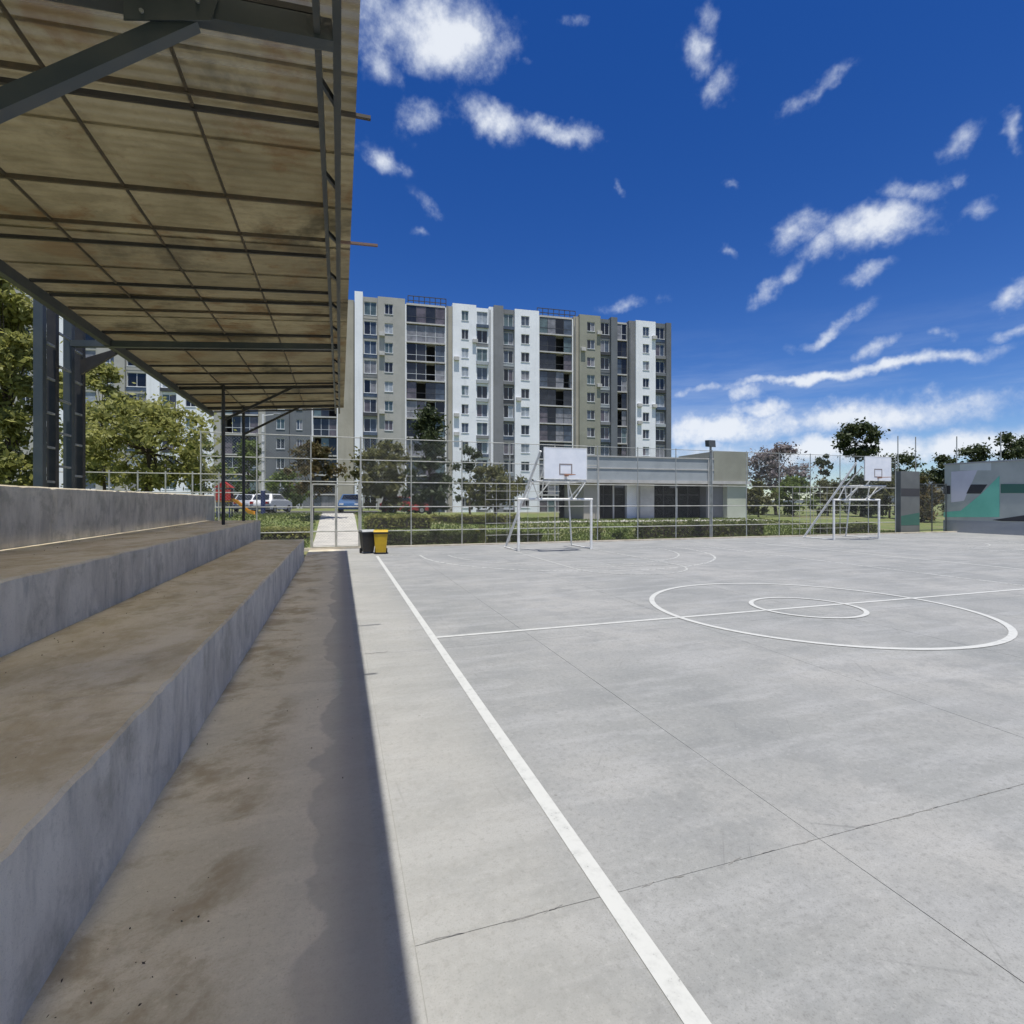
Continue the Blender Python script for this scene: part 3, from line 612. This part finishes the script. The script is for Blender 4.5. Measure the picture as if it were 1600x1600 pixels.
# ------------------------------------------------------------------ apartment blocks
FLH = 2.72
def apartment(label, z0px, z1px, secs, nf, depth, seed, base=0.):
    P0, P1 = np.array(W(*z0px)), np.array(W(*z1px)); d = P1-P0; L = np.linalg.norm(d); d /= L
    b = thing('apartment_building', label, 'building', (P0[0], P0[1], base), math.atan2(d[1], d[0]))
    r = random.Random(seed)
    def U(px):
        t = (px-800)/F; a = np.array((CP-t*SP, -SP-t*CP))          # a.(P0+u d)=0
        return float(-(a@P0)/(a@d))
    HT = nf*FLH
    def box(nm, mt, *c, par=b, bev=0): return MB().box(*c).build(nm, mt, par, bevel=bev)
    ua, ub = U(secs[0][0]), U(secs[-1][1])
    box('core_wall', 'b_grey', ua+.1, ub-.1, 1.9, depth, 0, HT+.1)
    def window(wmesh, pmesh, x, y, z, pane, frame=None):
        w = link('window', wmesh, b, (x, y, z)); link('pane', pmesh, w, (0, 0, 0), pane)
    for (p0, p1, typ, mt, off, *ex) in secs:
        u0, u1 = U(p0)+.012, U(p1)-.012; top = HT+(ex[0] if ex else .5)
        if typ == 'wall': box('wall', mt, u0, u1, off, 1.95, 0, top); continue
        if typ in ('win', 'glz'):
            if typ == 'win': a, c = U(ex[1]), U(ex[2]); sill, hh = .85, 1.42
            else: a, c = u0+.14, u1-.14; sill, hh = .62, 1.85
            m = MB().box(u0, a, off, 1.95, 0, top).box(c, u1, off, 1.95, 0, top)
            for k in range(nf+1):
                zb = 0 if k == 0 else (k-1)*FLH+sill+hh; zt = k*FLH+sill if k < nf else top
                m.box(a, c, off+.002, 1.95, zb, zt)
            m.build('wall', mt, b)
            w = c-a; fr = MB(); t = .06
            fr.box(0, w, off+.10, off+.17, 0, t).box(0, w, off+.10, off+.17, hh-t, hh).box(0, t, off+.10, off+.17, t, hh-t).box(w-t, w, off+.10, off+.17, t, hh-t).box(w/2-t/2, w/2+t/2, off+.10, off+.17, t, hh-t)
            fr.box(-.04, w+.04, off-.06, off+.12, -.07, -.002)
            wm = fr.mesh('window', 'frame_white'); pm = MB().box(.05, w-.05, off+.13, off+.15, .05, hh-.05).mesh('pane', 'pane_dark'); pm2 = MB().box(.05, w*.5, off+.13, off+.15, .05, hh-.05).mesh('pane', 'pane_dark')
            pm3 = MB().box(w*.5, w-.05, off+.13, off+.15, .05, hh-.05).mesh('pane', 'pane_dark')
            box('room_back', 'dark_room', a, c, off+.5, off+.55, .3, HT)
            for k in range(nf):
                wd = link('window', wm, b, (a, 0, k*FLH+sill))
                if r.random() < .5: link('pane', pm, wd, None, r.choice(PANES))
                else: link('pane', pm2, wd, None, r.choice(PANES)); link('pane', pm3, wd, None, r.choice(PANES))
                if typ == 'glz':
                    s = r.random(); zz = k*FLH
                    sp = MB().box(a-.1, c+.1, off-.03 if s < .6 else off-.28, off-.003, zz+.08, zz+.55)
                    sp.build('window_box' if s >= .6 else 'spandrel_panel', r.choice(['rail_dark', 'b_grey', 'b_bluewhite', mt, 'pane_blue']), b)
            continue
        if typ == 'balc':
            box('wall', mt, u0, u0+.18, off, 1.95, 0, top-.3); box('wall', mt, u1-.18, u1, off, 1.95, 0, top-.3)
            box('roof_edge', 'b_slab', u0+.18, u1-.18, off+.05, 1.95, HT-.16, HT+.12)
            np_ = max(2, int(round((u1-u0)/1.35))); step = (u1-u0-.44)/np_
            pm = MB().box(.03, step-.03, .10, .12, .14, FLH-.24).mesh('pane', 'pane_dark')
            fr = MB()
            for q in range(np_+1): fr.box(q*step-.025, q*step+.025, .07, .14, .12, FLH-.2)
            fr.box(.03, np_*step-.03, .08, .13, .95, 1.0)
            fm = fr.mesh('balcony_frame', 'frame_dark')
            slab = MB().box(0, u1-u0-.36, off-.12, 1.9, -.10, .10).mesh('balcony', 'b_slab')
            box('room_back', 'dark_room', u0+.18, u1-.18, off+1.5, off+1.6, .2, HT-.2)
            for k in range(nf):
                s = link('balcony', slab, b, (u0+.18, 0, k*FLH))
                f = link('glazing_frame', fm, s, (.04, off+.02, 0), r.choice(['frame_dark', 'frame_dark', 'frame_white']))
                op = r.randrange(np_) if r.random() < .6 else -1
                for q in range(np_):
                    if q == op and k < nf-1: continue
                    link('pane', pm, s, (.04+q*step, off+.02, 0), r.choice(['pane_dark', 'pane_dark', 'pane_black', 'pane_mauve', 'pane_teal', 'pane_dark', 'pane_curtain', 'pane_blue']))
    return b, U, HT
S1 = [(554, 567, 'wall', 'b_white', -.1, .9), (567, 590, 'glz', 'b_beige', .35, .4), (590, 633, 'win', 'b_beige', 0, .5, 601, 614), (633, 698, 'balc', 'b_white', .35, .2), (698, 707, 'wall', 'b_tan', .2, .1),
      (707, 744, 'win', 'b_white', -.1, .5, 721, 732), (744, 764, 'glz', 'b_white', .3, .3), (764, 771, 'wall', 'b_white', 0, .5), (771, 786, 'wall', 'b_grey', -.3, .7), (786, 804, 'glz', 'b_grey', .2, .4),
      (804, 842, 'win', 'b_white', -.1, .5, 814, 827), (842, 897, 'balc', 'b_white', .35, .2), (897, 905, 'wall', 'b_tan', .2, .3), (905, 938, 'win', 'b_olive', -.1, .6, 917, 929), (938, 954, 'glz', 'b_slate', .2, .3),
      (954, 964, 'wall', 'b_slate', -.2, .6), (964, 983, 'balc', 'b_grey', .4, .2), (983, 993, 'wall', 'b_grey', .1, .4), (993, 1024, 'win', 'b_white', -.1, .5, 1004, 1014), (1024, 1040, 'glz', 'b_slate', .1, .4), (1040, 1048, 'wall', 'b_slate', -.2, .5)]
b1, U1, HT1 = apartment('tall white, beige and olive apartment block behind the goals', (556, 72), (1047, 83.8), S1, 11, 15, 7, .3)
rq = random.Random(21)
for px in (699.5, 765.5, 898.5, 984.5):
    MB().tube((U1(px), -.12, 0), (U1(px), -.12, HT1), .06, 6).build('downpipe', 'b_grey', b1)
for k in range(16):
    px = rq.choice((592.5, 709, 738, 806, 833, 907, 932, 995, 1018)); u = U1(px); z = rq.randrange(3, 11)*FLH+.35
    MB().box(u, u+.75, -.48, -.105, z, z+.55).build('air_unit', 'b_slab', b1, bevel=.03)
for (a, c) in ((638, 698), (842, 902)):                              # roof rails
    m = MB(); u0, u1 = U1(a), U1(c)
    for k in range(8):
        u = u0+(u1-u0)*k/7; m.tube((u, .9, HT1+.1), (u, .9, HT1+1.35), .06, 5)
    for z in (.7, 1.35): m.tube((u0, .9, HT1+z), (u1, .9, HT1+z), .07, 5)
    m.build('roof_rail', 'rail_dark', b1)
S2 = [(-60, 20, 'wall', 'b_beige', 0, .5), (20, 62, 'win', 'b_beige', 0, .5, 32, 46), (62, 110, 'win', 'b_white', -.1, .5, 78, 92), (110, 150, 'glz', 'b_beige', .2, .4), (150, 195, 'win', 'b_beige', 0, .5, 164, 178), (195, 229, 'glz', 'b_beige', .2, .4),
      (229, 250, 'wall', 'b_white', -.1, .5), (250, 276, 'glz', 'b_white', .2, .4), (276, 316, 'win', 'b_white', -.1, .5, 290, 306), (316, 334, 'wall', 'b_white', 0, .5), (334, 345, 'wall', 'b_beige', 0, .5), (345, 405, 'balc', 'b_tan', .3, .2),
      (405, 415, 'wall', 'b_beige', 0, .4), (415, 452, 'win', 'b_slate', -.1, .5, 432, 445), (452, 486, 'win', 'b_slate', .1, .4, 463, 472), (486, 528, 'balc', 'b_white', .3, .2), (528, 553, 'wall', 'b_tan', -.2, .2)]
apartment('pale and slate apartment block seen beneath the canopy at the left', (0, 66), (553, 73.5), S2, 11, 14, 11, .3)

# ------------------------------------------------------------------ pavilion
pz = 44.0; A = np.array(W(912, pz)); B = np.array(W(1165, pz+4.5)); d = (B-A)/np.linalg.norm(B-A); LP = np.linalg.norm(B-A)
pv = thing('pavilion', 'low flat roofed pavilion with dark openings behind the fence', 'building', (A[0], A[1], .45), math.atan2(d[1], d[0]))
def UP(px):
    t = (px-800)/F; a = np.array((CP-t*SP, -SP-t*CP)); return float(-(a@A)/(a@d))
def pbox(nm, mt, *c, bev=0): return MB().box(*c).build(nm, mt, pv, bevel=bev)
zt = lambda px, py: (HZ-py)/F*(pz+4.5*(px-912)/253)+CAMZ-.45
pbox('roof_slab', 'b_slab', UP(900), UP(1163)+.2, -.6, 7.5, 3.15, 3.42)
pbox('fascia', 'b_bluewhite', UP(905), UP(1109), -.55, -.3, 3.425, 5.35); pbox('fascia_band', 'b_slab', UP(905), UP(1109), -.6, -.552, 4.35, 4.45)
pbox('upper_block', 'b_olive', UP(1110), UP(1163), -.5, 5, 3.425, 6.1); pbox('coping', 'b_slab', UP(905), UP(1109), -.62, -.2, 5.352, 5.45)
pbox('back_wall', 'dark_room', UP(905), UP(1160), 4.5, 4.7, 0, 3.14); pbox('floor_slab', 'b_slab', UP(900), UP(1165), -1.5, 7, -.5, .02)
for (a, c, mt, y0) in ((912, 937, 'b_tan', 0), (990, 1006, 'b_white', 1.2), (1006, 1028, 'b_slab', .6), (1107, 1133, 'b_grey', .3), (1133, 1163, 'b_green', -.3)): pbox('wall', mt, UP(a), UP(c), y0, 4.4, .021, 3.13)
for a in (962, 1062): pbox('column', 'b_slab', UP(a), UP(a)+.12, .5, .62, .021, 3.13)
pbox('door', 'dark_room', UP(937)+.02, UP(990)-.02, 1.6, 1.66, .021, 3.1); pbox('door', 'dark_room', UP(1028)+.02, UP(1107)-.02, 1.3, 1.36, .021, 3.1)  # near-black door sheets added so the openings read as shaded

for a, c_, y0 in ((937, 990, 1.6), (1028, 1107, 1.3)):
    u0, u1 = UP(a)+.02, UP(c_)-.02; m = MB(); n = 4 if a > 1000 else 3
    for k in range(n+1): u = u0+(u1-u0-.07)*k/n; m.box(u, u+.07, y0-.08, y0-.002, .021, 3.08)
    m.box(u0+.08, u1-.08, y0-.06, y0-.01, 2.15, 2.22); m.build('door_frame', 'rail_dark', pv)
for u in (UP(930), UP(1100)): MB().tube((u, -.66, 0), (u, -.66, 5.3), .05, 8).build('downpipe', 'b_slab', pv)
for u in (UP(955), UP(1040)): MB().box(u, u+.8, -.72, -.62, 2.75, 3.0).build('wall_lamp', 'rail_dark', pv)
# ------------------------------------------------------------------ paths, parking, walkway
struct(MB().box(-1.2, .95, 23.2, 25.0, -.1, .004).build('walkway', 'path_concrete'))
wk = bpy.data.objects['walkway']
yv = 25.02
while yv < 41:
    a, b_ = gz(0, yv)+.02, gz(0, yv+1.39)+.02; MB().prism([(yv, a-.2), (yv+1.36, b_-.2), (yv+1.36, b_), (yv, a)], 0, -1.2, .95).build('paving_slab', 'path_concrete', wk); yv += 1.4
struct(MB().box(-34, 3.4, 41, 53, .9, 1.115).build('parking', 'asphalt'))
m = MB(); n = 20
for k in range(n+1):
    x = 9+26*k/n; y0 = 36.5-.3*(x-9)*.2; m.v += [(x, y0, gz(x, y0)+.01), (x, y0+1.6, gz(x, y0+1.6)+.01)]
for k in range(n): m.f.append((2*k, 2*k+2, 2*k+3, 2*k+1))
struct(m.build('garden_path', 'path_concrete'))
struct(MB().box(-8, 38.5, 23.2, 23.42, -.1, .07).build('kerb', 'seat_concrete'))

# ------------------------------------------------------------------ vegetation
def leaves(centers, radii, n, size, rng, flat=.6):
    ci = rng.integers(0, len(centers), n); v = rng.normal(size=(n, 3)); v /= np.linalg.norm(v, axis=1)[:, None]
    rad = np.abs(rng.normal(size=n))*.62; P = centers[ci]+v*rad[:, None]*radii[ci][:, None]*np.array((1, 1, flat+.15))
    a = rng.normal(size=(n, 3)); a /= np.linalg.norm(a, axis=1)[:, None]; b = np.cross(a, rng.normal(size=(n, 3))); b /= np.linalg.norm(b, axis=1)[:, None]
    s = size*(.45+1.1*rng.random(n)**1.6)[:, None]
    q = np.stack([P-a*s*.9, P-b*s*.45, P+a*s*.9, P+b*s*.45], 1).reshape(-1, 3); return q
def quad_mesh(name, q, mat):
    n = len(q)//4; me = bpy.data.meshes.new(name); me.vertices.add(len(q)); me.vertices.foreach_set('co', q.astype(np.float32).ravel())
    me.loops.add(4*n); me.loops.foreach_set('vertex_index', np.arange(4*n, dtype=np.int32)); me.polygons.add(n)
    me.polygons.foreach_set('loop_start', np.arange(0, 4*n, 4, dtype=np.int32)); me.update(calc_edges=True); me.materials.append(M[mat]); return me
def tree(label, px, z, ytop, ybot, hw, mat, n, size, seed, name='leafy_tree', shape='round', clumps=38, group=None, cat='tree', xoff=None):
    rng = np.random.default_rng(seed); x, y = W(px, z); g = gz(x, y)
    zt_, zb = CAMZ+(HZ-ytop)/F*z-g, max(.3, CAMZ+(HZ-ybot)/F*z-g); rw = hw/F*z
    t = thing(name, label, cat, (x, y, g), 0, group)
    cc, cr = [], []
    for k in range(clumps):
        u = rng.random(); h = zb+(zt_-zb)*u
        if shape == 'cone': w = rw*(1-u*.8)**.8
        elif shape == 'high': w = rw*math.sin(math.pi*(.12+.8*u))**.7
        else: w = rw*max(.25, math.sin(math.pi*(.18+.74*u)))**.8
        a = rng.random()*6.283; rr = w*rng.random()**.5
        cc.append((rr*math.cos(a), rr*math.sin(a), h)); cr.append(rw*rng.uniform(.2, .42))
    cc, cr = np.array(cc), np.array(cr); cc[:, 2] = np.minimum(cc[:, 2], zt_-cr*.5)
    link('crown', quad_mesh('crown', leaves(cc, cr, n, size, rng), mat), t)
    m = MB(); tr = max(.06, rw*.055); hb = zb+(zt_-zb)*.35; p = (0, 0, -.15)
    for k in range(1, 5):
        q = (rng.normal()*tr*.5, rng.normal()*tr*.5, hb*k/4); m.tube(p, q, tr*(1.15-.13*(k-1)), 8, tr*(1.15-.13*k), caps=False); p = q
    m.build('trunk', 'bark', t, smooth=True)
    m = MB()
    for k in range(0, clumps, 3):
        mid = (np.array(p)+cc[k])/2+np.array((0, 0, .1*rw)); m.tube(p, mid, tr*.42, 5, tr*.26, caps=False); m.tube(mid, cc[k], tr*.26, 5, tr*.1, caps=False)
    m.build('limbs', 'bark', t)
    return t
tree('large yellow green tree at the left edge behind the back wall', 12, 18, 425, 775, 68, 'leaf_lime', 24000, .13, 1, clumps=80)
tree('broad lime green tree right of the dark steel column', 232, 27, 628, 752, 98, 'leaf_lime', 13000, .15, 2, clumps=52)
tree('tall light green tree just behind the dark steel column', 165, 31, 572, 752, 42, 'leaf_lime', 8000, .16, 3, clumps=40)
tree('small bush tree at the far end of the back wall', 318, 36, 690, 770, 28, 'leaf_green', 4000, .16, 4, clumps=24)
tree('young tree with brownish leaves beside the gate', 488, 33, 692, 765, 42, 'leaf_rust', 5000, .14, 5, clumps=26)
tree('green shrub tree left of the white pole', 388, 46, 690, 775, 26, 'leaf_green', 4500, .2, 6, clumps=26)
tree('low green tree between the white pole and the gate', 448, 50, 738, 790, 34, 'leaf_green', 4000, .2, 7, clumps=26)
tree('tall dark conifer before the wide balconies', 672, 40, 640, 796, 44, 'leaf_dark', 8000, .19, 8, name='conifer_tree', shape='cone', clumps=60)
tree('dark olive tree left of the tall conifer', 600, 43, 690, 792, 46, 'leaf_olive', 7000, .2, 9, clumps=44)
tree('low dark tree right of the tall conifer', 772, 46, 728, 790, 44, 'leaf_olive', 5000, .2, 10, clumps=34)
tree('sparse tree behind the slanted leg of the nearest goal', 735, 52, 700, 790, 30, 'leaf_dark', 3000, .2, 11, clumps=22)
tree('tall dark tree standing high above the farther goal', 1337, 70, 662, 712, 34, 'leaf_dark', 7000, .26, 12, shape='high', clumps=36)
tree('grey pink flowering tree right of the olive block', 1213, 60, 696, 770, 44, 'leaf_pink', 7000, .2, 13, clumps=46)
tree('small round dark tree left of the tall dark tree', 1287, 72, 712, 745, 12, 'leaf_dark', 1800, .24, 14, clumps=12)
for k, (px, z, a, b_, hw, mt, lb) in enumerate([(1185, 52, 752, 800, 24, 'leaf_olive', 'olive shrub tree next to the pavilion end'), (1240, 54, 746, 800, 28, 'leaf_green', 'green shrub tree under the flowering tree'), (1293, 56, 748, 800, 30, 'leaf_olive', 'olive shrub tree left of the slanted leg of the farther goal'),
    (1345, 54, 742, 800, 34, 'leaf_dark', 'dark shrub tree directly behind the farther backboard'), (1390, 50, 746, 805, 26, 'leaf_olive', 'olive shrub tree beside the wall pier'), (1440, 46, 745, 812, 30, 'leaf_rust', 'brownish shrub tree seen through the side gate'), (1478, 58, 712, 800, 30, 'leaf_dark', 'dark tree behind the left end of the mural wall')]):
    tree(lb, px, z, a, b_, hw, mt, 5500, .19, 20+k, name='shrub_tree', clumps=34)
tree('dark tree rising above the right end of the mural wall', 1592, 62, 676, 760, 34, 'leaf_dark', 6000, .24, 40, clumps=36)
tree('dark tree rising above the middle of the mural wall', 1528, 68, 698, 760, 34, 'leaf_dark', 5000, .24, 41, clumps=34)
tree('dark far tree rising between the farther backboard and the wall pier', 1400, 80, 706, 770, 40, 'leaf_dark', 4000, .26, 42, clumps=30)

def hedge(label, x0, x1, y0, y1, h, mat, n, seed, size=.07):
    rng = np.random.default_rng(seed); g = gz((x0+x1)/2, (y0+y1)/2); o = thing('clipped_hedge', label, 'hedge', ((x0+x1)/2, (y0+y1)/2, g))
    hx, hy = (x1-x0)/2, (y1-y0)/2
    P = np.stack([rng.uniform(-hx, hx, n), rng.uniform(-hy, hy, n), rng.uniform(.02, h, n)], 1)
    P[:, 2] *= 1+.10*np.sin(P[:, 0]*3.1+seed)+.06*np.sin(P[:, 0]*7.7)
    q = leaves(P, np.full(n, .07), n, size, rng); link('foliage', quad_mesh('foliage', q, mat), o)
    MB().box(-hx+.1, hx-.1, -hy+.08, hy-.08, -.1, h*.8).build('inner_twigs', 'bark', o)
hedge('dark clipped hedge along the fence left of the nearest goal', 1.9, 6.3, 24.0, 24.8, .6, 'leaf_hedge', 14000, 1)
hedge('short clipped hedge along the fence behind the nearest goal', 6.8, 9.6, 24.2, 25.0, .5, 'leaf_hedge', 15000, 2)
hedge('dark clipped hedge along the fence before the pavilion', 15.6, 24.0, 24.6, 25.5, .8, 'leaf_hedge', 19000, 3)
hedge('dark clipped hedge behind the farther goal', 28.6, 33.2, 24.6, 25.4, .6, 'leaf_hedge', 12000, 4)
hedge('bright green rounded hedge behind the bins', 1.4, 5.2, 31.0, 32.2, .7, 'leaf_lime', 9000, 5, .09)
hedge('long green hedge below the tall conifer', 3.0, 12.0, 35.0, 36.0, .5, 'leaf_lime', 12000, 6, .1)
hedge('green hedge bounding the lawn left of the walkway', -5.6, -1.5, 28.0, 29.6, .45, 'leaf_lime', 11000, 7, .09)
def plant(label, x, y, h, w, mat, seed):
    rng = np.random.default_rng(seed); o = thing('tufted_plant', label, 'plant', (x, y, gz(x, y))); cc = np.stack([rng.normal(size=12)*w*.4, rng.normal(size=12)*w*.4, rng.uniform(.1, h, 12)], 1)
    link('foliage', quad_mesh('foliage', leaves(cc, np.full(12, w*.4), 700, .08, rng, 1.), mat), o)
plant('bright tufted plant just right of the nearest goal', 12.6, 24.1, .7, .4, 'leaf_lime', 1); plant('tall yellow green plant at the hedge end left of the nearest goal', 6.42, 24.0, .85, .25, 'leaf_lime', 2); plant('small tufted plant midway between nearest goal and pavilion hedge', 13.9, 24.1, .55, .35, 'leaf_green', 3)

rng = np.random.default_rng(77); n = 42000
X = np.concatenate([rng.uniform(-14, 36, n)]); Y = 23.6+rng.random(n)**1.5*22
ok = ~((X > -1.35) & (X < 1.1)); X, Y = X[ok], Y[ok]; n = len(X)
Z = np.array([gz(a, b) for a, b in zip(X, Y)]); a = rng.uniform(0, 6.28, n); s = rng.uniform(.05, .12, n); P = np.stack([X, Y, Z-.03], 1)
dx = np.stack([np.cos(a)*.05, np.sin(a)*.05, 0*a], 1); up = np.stack([rng.normal(size=n)*.03, rng.normal(size=n)*.03, s], 1)
q = np.stack([P-dx, P+dx, P+dx*.4+up, P-dx*.4+up], 1).reshape(-1, 3)
o = stuff(link('grass', quad_mesh('grass', q, 'grass_blade'))); tag(o, 'short green lawn grass beyond the court fence', 'grass')
# dry litter on the concrete
rng = np.random.default_rng(5); pts = []
for k in range(150):
    if k < 60: x, y_ = -.78+rng.normal()*.16, 2.55+rng.normal()*.35
    else: x, y_ = rng.uniform(-1.1, .2), rng.uniform(1.2, 18)
    pts.append((x, y_, .008))
for k in range(170): pts.append((-1.25-1.38*rng.random()**.5, rng.uniform(1.5, 18), .722)); pts.append((-2.75-1.55*rng.random()**.5, rng.uniform(3, 19), 1.357))
cc = np.array(pts); q = leaves(cc, np.full(len(cc), .004), len(cc), .0075, rng, .1)
o = stuff(link('leaf_litter', quad_mesh('leaf_litter', q, 'dry_leaf'))); tag(o, 'dry leaf crumbs lying on the shaded concrete and steps', 'litter')

# ------------------------------------------------------------------ hills
m = MB(); n = 60
for k in range(n+1):
    px = 1000+1400*k/n; x, y = W(px, 700) if px < 1500 else W(1500+(px-1500)*.9, 700)
    h = (34+9*math.sin(k*.33+1)+5*math.sin(k*.9)+26*sstep(16, 34, k))*sstep(9, 17, k)
    m.v += [(x, y, -5), (x, y, max(4, h)), (x*1.3, y*1.3, max(8, h)*.6)]
for k in range(n): m.f += [(3*k, 3*k+3, 3*k+4, 3*k+1), (3*k+1, 3*k+4, 3*k+5, 3*k+2)]
struct(m.build('hills', 'hill', smooth=True))

# ------------------------------------------------------------------ parked cars, slide, pole
def car(label, px, z, paint, rot, base=None):
    x, y = W(px, z); g = gz(x, y)+.02 if base is None else base
    c = thing('parked_car', label, 'car', (x, y, g), rot)
    side = [(-2.0, .28), (-1.98, .75), (-1.85, 1.0), (-.9, 1.06), (1.2, 1.02), (1.95, .82), (2.05, .55), (2.0, .25)]
    MB().prism(side, 1, -.84, .84).build('body', paint, c, bevel=.06, smooth=False)
    m = MB(); lo = [(-1.75, .8), (1.0, .8), (1.0, -.8), (-1.75, -.8)]; hi = [(-1.35, .62), (.25, .62), (.25, -.62), (-1.35, -.62)]
    m.v = [(a, b, 1.0) for a, b in lo]+[(a, b, 1.5) for a, b in hi]; m.f = [(0, 1, 2, 3), (4, 5, 6, 7)]+[(k, (k+1) % 4, 4+(k+1) % 4, 4+k) for k in range(4)]
    cabin = m.build('cabin', paint, c, bevel=.05)
    MB().poly([(-1.775, -.62, 1.08), (-1.775, .62, 1.08), (-1.47, .52, 1.45), (-1.47, -.52, 1.45)]).build('rear_window', 'glass_car', cabin)
    MB().poly([(.93, -.66, 1.09), (.93, .66, 1.09), (.38, .55, 1.45), (.38, -.55, 1.45)]).build('windscreen', 'glass_car', cabin)
    for s in (-1, 1):
        MB().poly([(-1.45, s*.80, 1.1), (.7, s*.80, 1.1), (.2, s*.675, 1.42), (-1.25, s*.675, 1.42)]).build('side_window', 'glass_car', cabin)
        MB().box(-2.03, -1.93, s*.6-.13, s*.6+.13, .72, .9).build('tail_lamp', 'lamp_red', c); MB().box(1.93, 2.04, s*.58-.16, s*.58+.16, .62, .76).build('headlight', 'frame_white', c)
        for wx in (-1.25, 1.3):
            w = MB().tube((wx, s*.68, .31), (wx, s*.87, .31), .31, 20).build('wheel', 'rubber', c); MB().tube((wx, s*.86, .31), (wx, s*.885, .31), .19, 12).build('rim', 'steel_rung', w)
    MB().box(-2.06, -1.97, -.8, .8, .36, .58).build('bumper', 'bin_black', c)
car('white car parked beyond the lawn left of the gate', 424, 41.5, 'car_white', R(72), 1.125)
car('blue car parked at the top of the walkway', 548, 43.5, 'car_blue', R(-95), 1.125)
car('silver blue car partly hidden behind the thin posts', 393, 44.5, 'car_silver', R(80), 1.125)
car('red car behind the hedges right of the gate', 632, 46, 'car_red', R(10), None)
sx, sy = W(362, 33); g = gz(sx, sy)
sl = thing('play_slide', 'red and yellow playground slide beyond the thin black posts', 'slide', (sx, sy, g), 0)
for a in (-.75, -.05):
    for b_ in (-.4, .4): MB().tube((a, b_, 0), (a, b_, 1.9), .04, 8).build('leg', 'blue_paint', sl)
MB().box(-.8, 0, -.45, .45, .95, 1.03).build('platform', 'yellow_plastic', sl); MB().box(-.82, .02, -.47, -.43, 1.05, 1.75).build('side_panel', 'red_plastic', sl, bevel=.01); MB().box(-.82, .02, .43, .47, 1.05, 1.75).build('side_panel', 'red_plastic', sl, bevel=.01)
MB().prism([(-.9, 1.85), (.1, 1.85), (-.4, 2.25)], 1, -.5, .5).build('roof', 'red_plastic', sl)
m = MB(); pr = [(0, 1.02), (.35, .85), (.7, .5), (1.0, .22), (1.3, .16)]
for (a, b_) in pr: m.v += [(a, -.3, b_+.2), (a, -.28, b_), (a, .28, b_), (a, .3, b_+.2)]
for k in range(4):
    for j in range(3): m.f.append((4*k+j, 4*k+j+1, 4*k+5+j, 4*k+4+j))
m.build('chute', 'yellow_plastic', sl)
px_, py_ = W(411, 38); g = gz(px_, py_)
lp = thing('lamp_pole', 'white banded pole with dark blue foot near the white car', 'pole', (px_, py_, g))
MB().tube((0, 0, 1.7), (0, 0, 7.3), .11, 10, .08).build('shaft', 'goal_white', lp); MB().tube((0, 0, -.1), (0, 0, 1.7), .16, 10).build('foot', 'blue_paint', lp)
for k in range(6): MB().tube((0, 0, 2.4+k*.7), (0, 0, 2.5+k*.7), .115, 10).build('band', 'fence_post', lp)
MB().bar((0, 0, 7.2), (.9, 0, 7.35), .06, .06).build('arm', 'goal_white', lp); MB().box(.7, 1.2, -.12, .12, 7.3, 7.42).build('lamp_head', 'steel_rung', lp, bevel=.02)
# low railing behind the back wall
rf = thing('garden_fence', 'low thin post fence below the lime trees behind the back wall', 'fence', (-9, 27, 0))
for k in range(9):
    x, y = -12+k*1.0, 25.5
    MB().tube((x, y, 0), (x, y, 3.3), .03, 6).build('post', 'fence_pipe', rf, world=True)
for z in (2.4, 3.2): MB().tube((-12, 25.5, z), (-4, 25.5, z), .022, 6).build('rail', 'fence_pipe', rf, world=True)
